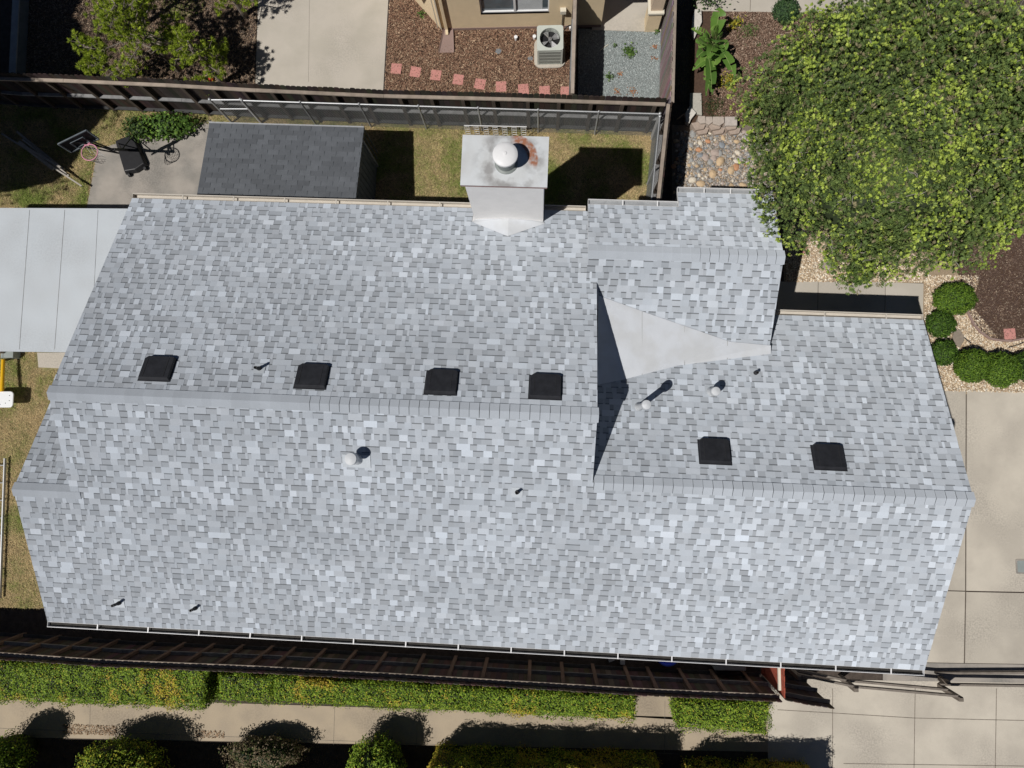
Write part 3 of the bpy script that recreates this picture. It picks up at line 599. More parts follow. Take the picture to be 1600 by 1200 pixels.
# ---------------------------------------------------------------- patio cover at the left gable
pc = [P(-140, 324, 2.42), P(215, 326, 2.42), P(140, 551, 2.42), P(-140, 547, 2.42)]
cov = thing('patio_cover', Vector((pc[0]+pc[2])/2)-Vector((0, 0, 2.42)), 'flat pale grey patio cover joined to the left gable end', 'patio cover')
b = MB(); b.slab(pc, .03); b.build('cover_membrane', M['cover'], cov)
b = MB(); b.slab([p-Vector((0, 0, .033))+((pc[0]+pc[2])/2-p).normalized()*.03 for p in pc], .12); b.build('fascia', M['timber_gray'], cov)
for xa, xb in ((46, 30), (101, 85), (-15, -30), (153, 142)): b = MB(); b.bar(P(xa, 328, 2.424), P(xb, 546, 2.424), .005 if xa > 110 else .009, .006); b.build('membrane_seam', M['seam_gray'], cov)
for x, y in ((-90, 345), (-90, 535), (60, 345)):
    q = P(x, y, 2.25); b = MB(); b.box((q.x, q.y, 1.12), (.09, .09, 2.25)); b.build('post', M['wood_rail'], cov)

# ================================================================ SHED
shz = lambda y, e=1.85: e+.14*(8.30-y)
q0, q1 = P(327, 193, 1.85), P(569, 200, 1.85); shx0, shx1, shy1 = q0.x, q1.x, (q0.y+q1.y)/2; shy0 = 5.75; srot = math.atan2(q1.y-q0.y, q1.x-q0.x)
shed = thing('garden_shed', ((shx0+shx1)/2, (shy0+shy1)/2, 0), 'small shed with dark charcoal shingle roof behind the house', 'shed')
def SP(x, y, z): # shed frame -> world
    o = Vector(((shx0+shx1)/2, shy1, 0)); return o+Matrix.Rotation(srot, 3, 'Z')@Vector((x, y-shy1, z))
sw = (shx1-shx0)/2; zz = lambda y: 1.85+.16*(shy1-y)
b = MB(); rs = random.Random(5); k = 0; y = shy1; ex = .14
while y > shy0+.02:
    yn = max(shy0, y-ex); x = -sw; off = (k % 2)*.15; first = True
    while x < sw:
        xn = min(sw, x+(.30 if not first else .30-off+.0001)*1.0+rs.uniform(-.01, .01)); first = False
        g = rs.uniform(.095, .125); c = (g*.93, g, g*1.10)
        h0, h1 = .012, .003
        b.add([SP(x+.005, y, zz(y)+h0), SP(xn-.005, y, zz(y)+h0), SP(xn-.005, yn, zz(yn)+h1), SP(x+.005, yn, zz(yn)+h1), SP(x+.005, y, zz(y)-.004), SP(xn-.005, y, zz(y)-.004)], [(0, 3, 2, 1), (0, 1, 5, 4)], c)
        x = xn
    y = yn; k += 1
b.build('shed_roof', M['dark_shingle'], shed)
b = MB(); b.slab([SP(-sw, shy1, zz(shy1)), SP(sw, shy1, zz(shy1)), SP(sw, shy0, zz(shy0)), SP(-sw, shy0, zz(shy0))], .06); b.build('roof_deck', M['gray_board'], shed)
b = MB(); b.bar(SP(-sw, shy1+.02, 1.83), SP(sw, shy1+.02, 1.83), .035, .10); b.build('drip_edge', M['galv'], shed)
b = MB(); b.box(SP(0, (shy0+shy1)/2-.1, .93), (2*sw-.16, shy1-shy0-.35, 1.86), rz=srot)
for i in range(14): b.box(SP(sw-.075, shy0+.2+i*.17, .95), (.012, .02, 1.8), rz=srot)
b.build('shed_wall', M['gray_board'], shed)
b = MB(); b.box(SP(sw-.06, shy1-.28, .92), (.05, .06, 1.8), rz=srot); b.build('corner_trim', M['timber_gray'], shed)

# ================================================================ FENCES
def fence(pts, label, side, hp=1.85, hr=1.62, group=None, post_sp=.83, bw=.14, cat='wooden fence', cap=.0, name='board_fence', browncol=((.034, .026, .021), (.025, .019, .016), (.042, .032, .026)), posts=True, postcol=None, pickm='wood_old', gap=.004):
    """pts world xy polyline; side=+1/-1: which side (left/right of direction) carries rails and posts"""
    t = thing(name, (pts[0][0], pts[0][1], 0), label, cat, group)
    pk = MB(); rails = [MB(), MB(), MB()]; pl = []; rs = random.Random(len(pts)*7+int(abs(pts[0][0])*10))
    for a, c in zip(pts[:-1], pts[1:]):
        a = Vector((a[0], a[1], 0)); c = Vector((c[0], c[1], 0)); d = c-a; L = d.length; d.normalize(); s = Vector((-d.y, d.x, 0))*side
        n = max(1, int(L/bw)); st = L/n; ang = math.atan2(d.y, d.x)
        for i in range(n):
            m = a+d*(i+.5)*st-s*.012+s*rs.uniform(-.004, .004); h = hp+rs.uniform(-.02, .015); k = rs.choice(browncol); k = tuple(x*rs.uniform(.8, 1.2) for x in k)
            w2 = (st-gap)/2; e = .035
            f = []
            for dy in (-.009, .009):
                for x_, z_ in ((-w2, .03), (w2, .03), (w2, h-e), (w2-e, h), (-w2+e, h), (-w2, h-e)): f.append(m+d*x_+s*dy+Vector((0, 0, z_)))
            pk.add(f, [(5, 4, 3, 2, 1, 0), (6, 7, 8, 9, 10, 11)]+[(j, (j+1) % 6, 6+(j+1) % 6, 6+j) for j in range(6)], k)
        for r, z_ in zip(rails, (hr, .80, .12)):
            nb = max(1, int(L/2.45))
            for i in range(nb):
                g = rs.uniform(.8, 1.15)
                r.bar(a+d*(L*i/nb)+s*.045+Vector((0, 0, z_)), a+d*(L*(i+1)/nb-.006)+s*.045+Vector((0, 0, z_+rs.uniform(-.006, .006))), .088, .04, (g, g, g))
        x = post_sp*.5
        while posts and x < L:
            pl.append((a+d*x+s*.055, ang)); x += post_sp*rs.uniform(.97, 1.03)
    pk.build('picket_panel', M[pickm], t)
    for r in rails: r.build('rail', M['wood_rail'] if r is rails[0] else M['wood_old'], t) if r is rails[0] else r_dark(r, t)
    for q, ang in pl:
        b = MB(); b.cur = postcol or (.075, .058, .046); b.box((q.x, q.y, (hr-.03)/2), (.09, .075, hr-.03), rz=ang); b.build('post', M['wood_old'], t)
    return t
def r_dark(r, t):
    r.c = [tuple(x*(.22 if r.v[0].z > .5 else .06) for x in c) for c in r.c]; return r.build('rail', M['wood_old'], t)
zR = 1.62
FA = [P(x, y, zR) for x, y in ((-260, 106), (-60, 118), (0, 123), (100, 126), (260, 133), (400, 141), (600, 150), (800, 155), (1040, 163))]
fence([(p.x, p.y+.04) for p in FA], 'long weathered brown board fence running across the top of the yard', -1)
FR = [P(1047, 163, zR), P(1030, 322, zR), P(1022, 390, zR)]
fence([(p.x, p.y) for p in FR], 'board fence running from the yard corner down to the house wing', -1, hp=1.8)
FM = [P(903, -70, 1.7), P(897, 147, 1.7)]
fence([(p.x, p.y) for p in FM], 'thin board fence between the bark bed and grey gravel yard', -1, hp=1.75, hr=1.72, postcol=(.22, .17, .14), bw=.14, post_sp=2.3)
FN = [P(1054, -70, 1.75), P(1048, 160, 1.75)]
fence([(p.x, p.y) for p in FN], 'mauve brown board fence on the right edge of the grey gravel', 1, hp=1.78, hr=1.72, browncol=((.26, .20, .185), (.21, .165, .15), (.23, .18, .165)), posts=False, bw=.15)
FB = [P(x, y, zR) for x, y in ((-280, 1008), (-60, 1018), (0, 1022), (160, 1033), (400, 1043), (620, 1055), (800, 1066), (1000, 1078), (1218, 1088))]
fence([(p.x, p.y-.04) for p in FB], 'long dark brown board fence between house and hedges', 1, browncol=((.085, .062, .05), (.065, .047, .038), (.10, .075, .06)), postcol=(.17, .115, .085))
FE = [P(1226, 1091, 1.75), P(1262, 1098, 1.75), P(1302, 1104, 1.75)]
fence([(p.x, p.y) for p in FE], 'short dark board fence end beside the red gate', 1, hp=1.85, hr=1.55, browncol=((.07, .05, .042), (.055, .04, .034)), posts=False)
# red gate between house and fence
ga, gb = P(1226, 1091, 1.75), P(1226, 1030, 1.75)
gt = thing('garden_gate', (ga.x, ga.y, 0), 'red board gate with a white rail between house and fence', 'gate')
b = MB(); n = 7
for i in range(n):
    y = ga.y+(gb.y-ga.y)*(i+.5)/n; h = 1.74+(.02 if i % 2 else 0); w2 = abs(gb.y-ga.y)/n/2-.002
    b.box((ga.x, y, h/2+.02), (.02, 2*w2, h), col=(1, 1, 1) if i % 2 else (.86, .86, .86))
b.build('gate_panel', M['wood_red'], gt)
b = MB(); b.bar((ga.x-.05, ga.y+.12, 1.56), (ga.x-.05, gb.y, 1.56), .06, .06); b.build('gate_rail', M['trim'], gt)
b = MB(); b.bar((ga.x-.03, ga.y+.1, .3), (ga.x-.03, gb.y, .3), .04, .08); b.build('gate_rail', M['wood_red'], gt)
# low rail fences ---------------------------------------------------
def rail_fence(label, posts, rails, name='rail_fence'):
    t = thing(name, tuple(posts[0][0][:2])+(0,), label, 'rail fence')
    for p, h in posts:
        b = MB(); b.cur = (.17, .145, .12); b.box((p.x, p.y, h/2), (.11, .11, h)); b.box((p.x, p.y, h+.015), (.09, .09, .03)); b.build('post', M['wood_old'], t, bevel=.006)
    for a, c in rails:
        b = MB(); b.cur = (.19, .165, .14); b.bar(a, c, .05, .10); b.build('rail', M['wood_old'], t)
    return t
pA, pB, pC = P(1250, 1060, 1.0), P(1338, 1078, .95), P(1502, 1093, .95)
rail_fence('low weathered two rail fence on the concrete beside the garage corner', [(pA, .95), (pB, .95), (pC, .95)],
           [(Vector((pA.x, pA.y+.05, .85)), Vector((pB.x, pB.y+.05, .85))), (Vector((pB.x, pB.y+.05, .85)), Vector((pC.x, pC.y+.05, .85))), (Vector((pA.x, pA.y+.05, .42)), Vector((pB.x, pB.y+.05, .42))), (Vector((pB.x, pB.y+.05, .42)), Vector((pC.x, pC.y+.05, .42)))])
rA, rB = P(1470, 1070, .35), P(1700, 1074, .35)
rail_fence('low single rail barrier along the driveway at the right edge', [(P(1700, 1074, .4), .4), (P(1482, 1068, .4), .4)], [(Vector((rA.x, rA.y, .30)), Vector((rB.x, rB.y, .30))), (Vector((rA.x, rA.y+.22, .12)), Vector((rB.x, rB.y+.30, .12)))], 'rail_barrier')
# chain link ----------------------------------------------------------
def chain(a, c, h, label, posts=5, name='chain_link_fence', mid=False, group=None):
    a = Vector((a.x, a.y, 0)); c = Vector((c.x, c.y, 0)); d = c-a; L = d.length; d.normalize()
    t = thing(name, a, label, 'chain link fence', group)
    b = MB(); b.cyl(a+Vector((0, 0, h)), c+Vector((0, 0, h)), .021, n=8); b.build('top_rail', M['galv'], t, smooth=True)
    if mid: b = MB(); b.cyl(a+Vector((0, 0, h*.62)), c+Vector((0, 0, h*.62)), .018, n=8); b.build('middle_rail', M['galv'], t, smooth=True)
    for i in range(posts):
        q = a+d*L*i/(posts-1); b = MB(); r = .03 if i in (0, posts-1) else .024
        b.cyl(q, q+Vector((0, 0, h+.03)), r, n=10); b.lathe(q+Vector((0, 0, h+.03)), [(r*1.2, 0), (r*1.1, .02), (0, .04)], 10); b.build('post', M['galv'], t, smooth=True)
    b = MB(); sp = .075; n = int(L/sp)+int(h/sp); hh = h-.03
    for i in range(n):
        for sg in (1, -1):
            x0 = i*sp-(hh if sg > 0 else 0); p0 = [x0, .03]; 
            xs, zs, xe, ze = (x0, .03, x0+hh, .03+hh) if sg > 0 else (x0, .03+hh, x0+hh, .03)
            if sg < 0: xs -= hh; xe -= hh
            if xe <= 0 or xs >= L: continue
            if xs < 0: zs += (0-xs)*(1 if sg > 0 else -1); xs = 0
            if xe > L: ze -= (xe-L)*(1 if sg > 0 else -1); xe = L
            b.cyl(a+d*xs+Vector((0, 0, zs)), a+d*xe+Vector((0, 0, ze)), .0028, n=3, cap=False)
    i = 0
    while i*.0375 < L:
        q = a+d*i*.0375+Vector((0, 0, hh)); b.cyl(q, q+Vector((0, 0, .07)), .0028, n=3, cap=False); i += 2
    b.build('wire_mesh', M['wire'], t); return t
cA, cG, cB, cC = P(328, 156, 1.35), P(376, 156, 1.35), P(1031, 178, 1.35), P(1016, 335, 1.35)
chain(P(378, 157, 1.35), cB, 1.35, 'long galvanised chain link fence in front of the brown boards', 8)
chain(cA, cG, 1.35, 'narrow chain link gate at the left end of the wire fence', 2, 'chain_link_gate', True)
chain(cB+Vector((0, -.08, 0)), cC, 1.35, 'chain link run going down from the yard corner towards the house', 3)
# left neighbour low wall/fence
b = MB(); a, c = P(28, -70, .45), P(24, 116, .45); 
lw_ = thing('low_timber_wall', (a.x, a.y, 0), 'dark grey timber edging wall in the shaded upper left corner', 'low wall')
b.bar(Vector((a.x, a.y, .43)), Vector((c.x-.1, c.y, .43)), .20, .04); b.build('cap_board', M['timber_gray'], lw_)
b = MB(); b.bar(Vector((a.x, a.y, .2)), Vector((c.x-.1, c.y, .2)), .12, .40); b.build('wall_panel', M['gray_board'], lw_)

# ================================================================ NEIGHBOUR HOUSE (top)
YW = P(800, 45, 0).y
nh = thing('neighbour_house', (P(800, 45, 0).x, YW, 0), 'tan stucco neighbouring house at the top edge with a sliding window', 'house')
xl, xr = P(692, 46, 0).x, P(939, 46, 0).x
w0, w1 = PY(751, 20, YW), PY(858, 22, YW); wz0 = (w0.z+w1.z)/2; wz1 = wz0+1.15; HT = 2.7
b = MB()
def wseg(x0, x1, z0, z1): b.box(((x0+x1)/2, YW+.1, (z0+z1)/2), (x1-x0, .2, z1-z0))
wseg(xl, w0.x, 0, HT); wseg(w1.x, xr, 0, HT); wseg(w0.x, w1.x, 0, wz0); wseg(w0.x, w1.x, wz1, HT)
b.box((xr-.1, YW+2.2, HT/2), (.2, 4.0, HT)); b.box((xl+.1, YW+2.2, HT/2), (.2, 4, HT))
b.build('wall', M['stucco_beige'], nh)
b = MB(); bl = P(690, 47, 0); bl2 = P(648, 0, 0); dv = (bl2-bl).normalized(); far = bl+dv*3.2
b.prism([tuple(bl[:2]), tuple(far[:2]), (far.x+.5, far.y+.3), (bl.x+.35, bl.y+.02)], 0, HT); b.build('bay_wall', M['stucco_beige'], nh)
b = MB(); b.bar((xl-.02, YW-.012, .06), (xr, YW-.012, .06), .012, .10); b.build('weep_screed', M['splash'], nh)
win = MB(); fw = .035
for x0, x1 in ((w0.x, w0.x+fw), (w1.x-fw, w1.x), ((w0.x+w1.x)/2-.03, (w0.x+w1.x)/2+.03)): win.box(((x0+x1)/2, YW+.06, (wz0+wz1)/2), (x1-x0, .05, wz1-wz0))
for z0 in (wz0+fw/2, wz1-fw/2): win.box(((w0.x+w1.x)/2, YW+.063, z0), (w1.x-w0.x, .05, fw))
wo = win.build('window', M['white_metal'], nh)
b = MB(); b.box(((w0.x+w1.x)/2, YW+.09, (wz0+wz1)/2), (w1.x-w0.x-.04, .006, wz1-wz0-.04)); b.build('pane', M['glass'], wo)
b = MB()
for i in range(30): b.box(((w0.x+w1.x)/2+.4, YW+.082, wz0+.06+i*.036), (.72, .006, .022))
b.build('blind', M['blind'], wo)
b = MB(); b.box(((w0.x+w1.x)/2, YW+.03, wz0-.01), (w1.x-w0.x, .06, .02)); b.build('sill', M['white_metal'], wo)
dx = P(699, 46, 0).x
b = MB(); b.box((dx, YW-.05, HT/2+.1), (.075, .075, HT-.1)); b.bar((dx, YW-.05, .16), (dx, YW-.16, .06), .075, .075); b.build('downspout', M['stucco_beige'], nh)
b = MB(); b.box((dx-.16, YW-.03, HT/2+.1), (.03, .05, HT-.1)); b.box((dx-.25, YW-.02, HT/2+.1), (.02, .03, HT-.2)); b.build('conduit', M['trim'], nh)
mb_ = PY(880, 14, YW); b = MB(); b.box((mb_.x, YW-.06, mb_.z), (.16, .12, .14)); b.build('disconnect_box', M['trim'], nh, bevel=.006)
b = MB(); b.cyl((mb_.x+.0, YW-.03, mb_.z-.07), (mb_.x-.01, YW-.03, .05), .013, n=8); b.build('conduit', M['pipe_black'], nh, smooth=True)
b = MB(); b.slab([Vector((xl-1.6, YW-.28, HT)), Vector((xr+.25, YW-.28, HT)), Vector((xr+.25, YW+4, HT+1.3)), Vector((xl-1.6, YW+4, HT+1.3))], .12); b.build('roof', M['splash'], nh)
# porch column
qc = P(1018, 50, 0); pcx, pcy = P(1017, 47, 0).x, P(1017, 50, 0).y
col = thing('porch_column', (pcx, pcy+.2, 0), 'tan stucco porch column with a cream trim band beside the fence', 'column')
b = MB(); b.box((pcx, pcy+.20, .42), (.36, .40, .84)); b.build('column_base', M['stucco_beige'], col)
b = MB(); b.box((pcx, pcy+.22, .88), (.44, .52, .08)); b.build('trim_band', M['trim'], col, bevel=.01)
b = MB(); b.box((pcx+.01, pcy+.25, 1.9), (.32, .42, 1.96)); b.build('column_shaft', M['stucco_tan'], col)

# AC unit -------------------------------------------------------------
a0 = P(838, 80, .80); a1 = P(881, 38, .80); ax, ay = (a0.x+a1.x)/2, (a0.y+a1.y)/2
ac = thing('air_conditioner', (ax, ay, 0), 'pale green grey air conditioner with round fan on its concrete pad', 'air conditioner')
def rrect(cx, cy, w2, h2, r, n=5):
    out = []
    for (sx, sy, t0) in ((1, 1, 0), (-1, 1, 90), (-1, -1, 180), (1, -1, 270)):
        for i in range(n+1):
            t = R(t0+90*i/n); out.append((cx+sx*(w2-r)+r*math.cos(t), cy+sy*(h2-r)+r*math.sin(t)))
    return out
b = MB(); hw = .36; rr = rrect(ax, ay, hw, hw, .07); n = len(rr); fr = .285
ring = [(ax+fr*math.cos(2*math.pi*(i+.5)/n+R(0)), ay+fr*math.sin(2*math.pi*(i+.5)/n)) for i in range(n)]
b.add([(x, y, .80) for x, y in rr]+[(x, y, .80) for x, y in ring]+[(x, y, .76) for x, y in rr]+[(x, y, .62) for x, y in ring],
      [(i, (i+1) % n, n+(i+1) % n, n+i) for i in range(n)]+[(2*n+i, 2*n+(i+1) % n, (i+1) % n, i) for i in range(n)]+[(n+i, n+(i+1) % n, 3*n+(i+1) % n, 3*n+i) for i in range(n)])
b.build('top_cover', M['ac_paint'], ac)
b = MB(); b.prism(rrect(ax, ay, .325, .325, .05), .06, .62)
b.build('coil_core', M['black_plastic'], ac)
b = MB()
for i in range(26):
    t = -.31+i*.62/25
    for q in ((t, -.34), (t, .34), (-.34, t), (.34, t)): b.box((ax+q[0], ay+q[1], .42), (.012, .012, .70))
for zz_ in (.08, .24, .40, .56, .70, .76): b.prism(rrect(ax, ay, .345, .345, .05), zz_-.008, zz_+.008) if zz_ < .6 else [b.bar((ax+s*.345, ay-.33, zz_), (ax+s*.345, ay+.33, zz_), .012, .016) for s in (-1, 1)]+[b.bar((ax-.33, ay+s*.345, zz_), (ax+.33, ay+s*.345, zz_), .012, .016) for s in (-1, 1)]
for sx in (-1, 1):
    for sy in (-1, 1): b.box((ax+sx*.325, ay+sy*.325, .42), (.05, .05, .70))
b.build('coil_guard', M['ac_paint'], ac)
b = MB()
for k in range(4):
    t = 2*math.pi*k/4+.5
    def fb(r, dt, z): return (ax+r*math.cos(t+dt), ay+r*math.sin(t+dt), z)
    b.add([fb(.06, -.3, .66), fb(.255, -.32, .67), fb(.265, 0, .70), fb(.255, .34, .735), fb(.06, .4, .72)], [(0, 1, 2, 3, 4)])
b.build('fan_blade', M['blade'], ac)
b = MB(); b.cyl((ax, ay, .64), (ax, ay, .76), .05, n=16); b.build('fan_hub', M['blade'], ac, smooth=True)
b = MB()
for r in (.06, .10, .14, .18, .22, .26):
    for i in range(32):
        t0, t1 = 2*math.pi*i/32, 2*math.pi*(i+1)/32; b.cyl((ax+r*math.cos(t0), ay+r*math.sin(t0), .795), (ax+r*math.cos(t1), ay+r*math.sin(t1), .795), .0018, n=3, cap=False)
for k in range(8):
    t = 2*math.pi*k/8; b.cyl((ax, ay, .797), (ax+.285*math.cos(t), ay+.285*math.sin(t), .797), .0022, n=3, cap=False)
b.build('fan_guard', M['pipe_black'], ac)
b = MB(); b.prism(rrect(ax, ay-.0, .44, .44, .20, 8), -.005, .055); b.build('pad', M['concrete_pale'], ac)
b = MB(); 
for i in range(5):
    t0, t1 = i/5, (i+1)/5; g = lambda t: (ax+.36+.30*t, YW-.3+.2*t+.0, .25+.35*math.sin(t*math.pi)*.4)
    b.cyl(g(t0), g(t1), .018, n=8)
b.build('refrigerant_line', M['pipe_black'], ac, smooth=True)

# things in the bark bed ----------------------------------------------
b = MB(); s0, s1 = P(700, 47, .0), P(698, 83, .0)
b.add([(s0.x-.09, s0.y, .05), (s0.x+.12, s0.y, .05), (s1.x+.18, s1.y, .03), (s1.x-.20, s1.y, .03), (s0.x-.13, s0.y, .09), (s0.x+.16, s0.y, .09), (s1.x+.22, s1.y, .07), (s1.x-.24, s1.y, .07), (s0.x-.13, s0.y, 0), (s0.x+.16, s0.y, 0), (s1.x+.22, s1.y, 0), (s1.x-.24, s1.y, 0)],
      [(3, 2, 1, 0), (0, 1, 5, 4), (5, 1, 2, 6), (0, 4, 7, 3), (4, 8, 11, 7), (5, 6, 10, 9), (8, 4, 5, 9), (3, 7, 11, 10, 6, 2)])
tag(b.build('splash_block', M['splash']), 'mauve brown splash block below the tan house downspout', 'splash block')
stones = [(619, 107), (649, 112), (681, 117), (716, 124), (750, 131), (783, 135), (818, 139), (851, 142), (884, 143)]
proto = None
ords = ['first', 'second', 'third', 'fourth', 'fifth', 'sixth', 'seventh', 'eighth', 'last']
for i, (x, y) in enumerate(stones):
    q = P(x, y, .03)
    if proto is None:
        b = MB(); b.box((q.x, q.y, .005), (.30, .30, .05)); proto = b.build('stepping_stone', M['pink_paver'], origin=(q.x, q.y, 0), bevel=.006); o = proto
    else: o = proto.copy(); COL.objects.link(o); o.location = (q.x, q.y, 0)
    o.rotation_euler.z = R([-6, -10, -8, -9, -12, 0, 4, 2, -2][i])
    tag(o, f'square pink stepping stone, {ords[i]} of the row counted from the left', 'stepping stone', 'pink stepping stones in the bark bed')
o = proto.copy(); COL.objects.link(o); o.location = P(1577, 522, .0); o.rotation_euler.z = R(3); tag(o, 'single square pink paver lying in the dark mulch by the boxwoods', 'stepping stone', 'lone paver')
del o['group']
for (x, y, r, lab) in ((779, 80, .10, 'grey flat stone in the middle of the bark bed'), (829, 92, .09, 'small dark flat stone beside the air conditioner')):
    b = MB(); q = P(x, y, 0); b.prism([(q.x+r*c*random.uniform(.8, 1.1), q.y+r*s*random.uniform(.6, 1)) for c, s in [(math.cos(t*.9), math.sin(t*.9)) for t in range(7)]], -.01, .03, (.18, .19, .20)); tag(b.build('flat_stone', M['stone'], bevel=.005), lab, 'stone')
for (x, y, lab) in ((806, 58, 'white capped drain pipe standing in the bark bed'), (835, 57, 'white pipe cap at the left of the air conditioner'), (892, 43, 'white pipe elbow beside the wall and thin fence')):
    q = P(x, y, .12); b = MB(); b.lathe((q.x, q.y, -.01), [(.035, 0), (.035, .10), (.05, .10), (.05, .15), (.0, .155)], 16); tag(b.build('drain_pipe', M['white_plastic'], smooth=True), lab, 'pipe')
q = P(329, 123, .1); b = MB(); b.lathe((q.x, q.y, 0), [(.05, 0), (.075, .05), (.07, .1), (.03, .14), (0, .145)], 14); tag(b.build('ball', M['red_plastic'], smooth=True), 'small red ball below the pine by the fence', 'ball')
# white wire rack behind chimney ----------------------------------------
ra, rb = P(725, 196, .9), P(823, 198, .9); t = thing('wire_rack', (ra.x, ra.y, 0), 'white wire rack standing on the grass behind the chimney', 'rack')
b = MB(); rd = Vector((ra.x, ra.y, 0)); re = Vector((rb.x, rb.y, 0)); dd = (re-rd); L = dd.length; dd.normalize(); U = Vector((0, 0, 1))
b.cyl(rd+U*.9, re+U*.9, .012, n=6); b.cyl(rd+U*.04, re+U*.04, .008, n=6)
b.build('frame_bar', M['white_metal'], t, smooth=True)
for i in range(7):
    b = MB(); x0 = L*i/6.6; g = rd+dd*x0
    b.cyl(g, g+U*.9, .009, n=6, cap=False); b.cyl(g+dd*.13, g+dd*.13+U*.88, .007, n=6, cap=False)
    for k in range(6): b.cyl(g+U*(.12+k*.14), g+dd*.13+U*(.12+k*.14), .006, n=5, cap=False)
    b.build('rack_ladder', M['white_metal'], t)
# basketball hoop --------------------------------------------------------
hz_ = 2.1; bc = P(121, 222, 2.25)
hoop = thing('basketball_hoop', P(205, 240, 0), 'portable basketball hoop with black backboard and pink rim on the patio corner', 'basketball hoop')
bl0, bl1 = P(92, 228, 1.95), P(137, 207, 2.55); e0 = P(92, 228, 2.4); e1 = P(137, 206, 2.4); dxy = Vector((e1.x-e0.x, e1.y-e0.y, 0)); wdt = .80; dxy.normalize(); nb_ = Vector((dxy.y, -dxy.x, 0))
bcx = P(123, 221, 2.2); tiltv = U.copy()
def hb(a, c, h=0): return bcx+dxy*a+tiltv*c+nb_*h
def hframe(b, w2, h2, tk):
    for a, c in (((-w2, -h2), (w2, -h2)), ((w2, -h2), (w2, h2)), ((w2, h2), (-w2, h2)), ((-w2, h2), (-w2, -h2))): b.bar(hb(*a), hb(*c), tk, tk)
b = MB(); Mx = Matrix((dxy, nb_, tiltv)).transposed(); b.box(hb(0, 0, -.02), (wdt, .02, .50), M=Mx); bb = b.build('backboard', M['black_plastic'], hoop)
b = MB(); hframe(b, wdt/2, .25, .03); b.build('board_frame', M['gray_board'], bb)
b = MB(); [b.bar(hb(*a, .0), hb(*c, .0), .03, .012) for a, c in (((-.18, -.18), (.18, -.18)), ((.18, -.18), (.18, .09)), ((.18, .09), (-.18, .09)), ((-.18, .09), (-.18, -.18)))]; b.build('target_square', M['gray_board'], bb)
rc = P(140, 238, 2.05); b = MB(); n = 28; rr_ = .215
for i in range(n):
    t0, t1 = 2*math.pi*i/n, 2*math.pi*(i+1)/n; b.cyl(rc+Vector((math.cos(t0)*rr_, math.sin(t0)*rr_, 0)), rc+Vector((math.cos(t1)*rr_, math.sin(t1)*rr_, 0)), .014, n=6, cap=False)
b.bar(rc-nb_*(rr_-.01), hb(.12, -.2, .0), .13, .015); b.build('rim', M['pink_metal'], hoop, smooth=False)
b = MB()
for i in range(12):
    for s_ in (1, -1):
        pr = None
        for k in range(5):
            t_ = 2*math.pi*(i+s_*k*.5)/12; r_ = rr_*(1-.13*k); q = rc+Vector((math.cos(t_)*r_+.02*k, math.sin(t_)*r_-.01*k, -.10*k))
            if pr is not None: b.cyl(pr, q, .005, n=3, cap=False)
            pr = q
b.build('net', M['net'], hoop)
base = P(203, 240, .12)
b = MB(); ba = R(-68); 
def bp(x, y, z): return Vector((base.x, base.y, 0))+Matrix.Rotation(ba, 3, 'Z')@Vector((x, y, z))
bot = [(-.55, -.30), (.50, -.36), (.58, .0), (.50, .36), (-.55, .30)]
b.add([bp(x, y, .02) for x, y in bot]+[bp(x*.9, y*.85, .17) for x, y in bot], [(0, 4, 3, 2, 1), (5, 6, 7, 8, 9)]+[(i, (i+1) % 5, 5+(i+1) % 5, 5+i) for i in range(5)])
b.build('water_base', M['black_plastic'], hoop, bevel=.02)
for s_ in (-1, 1): b = MB(); b.cyl(bp(.55, s_*.22, .06), bp(.55, s_*.28, .06), .06, n=14); b.build('wheel', M['pipe_black'], hoop, smooth=True)
pt_ = Vector((bcx.x, bcx.y, 1.9))-nb_*.12; pb = bp(-.1, 0, .15)
b = MB(); b.cyl(pb, Vector((pt_.x+.55, pt_.y-.05, 1.55)), .04, .038, n=10); b.build('pole', M['black_plastic'], hoop, smooth=True)
b = MB(); mid = Vector((pt_.x+.55, pt_.y-.05, 1.55))
for s_ in (-.12, .12): b.bar(mid, hb(s_, .1, -.03), .03, .03); b.bar(mid-U*.25, hb(s_, -.2, -.03), .03, .03)
b.build('arm', M['black_plastic'], hoop)
b = MB(); b.cyl(bp(-.4, .2, .15), pb.lerp(mid, .45), .015, n=6); b.cyl(bp(-.4, -.2, .15), pb.lerp(mid, .45), .015, n=6); b.build('brace', M['black_plastic'], hoop, smooth=True)
# lumber pile on trestles at left -----------------------------------------
A_, B_ = P(10, 212, .75), P(118, 286, .45)
trc = (A_+B_)/2
rs = random.Random(3)
for i, (a, c, wd, h) in enumerate((((3, 209), (108, 275), .05, .72), ((27, 206), (100, 265), .06, .75), ((30, 222), (84, 264), .11, .70), ((36, 218), (104, 272), .05, .66), ((50, 240), (128, 291), .04, .58), ((38, 228), (95, 262), .06, .64))):
    b = MB(); g = rs.uniform(.30, .42); b.cur = (g, g*.92, g*.82); h = .03+.055*i; b.bar(P(*a, h), P(*c, h), wd, .05)
    tag(b.build('board', M['wood_pile']), ['long grey board at the lower edge of the loose lumber pile', 'grey board at the upper edge of the loose lumber pile', 'widest grey plank in the middle of the lumber pile', 'thin grey batten on top of the lumber pile', 'thin dark batten sticking out to the lower right of the lumber pile', 'short plank in the centre of the lumber pile'][i], 'board', 'loose boards stacked at the left')
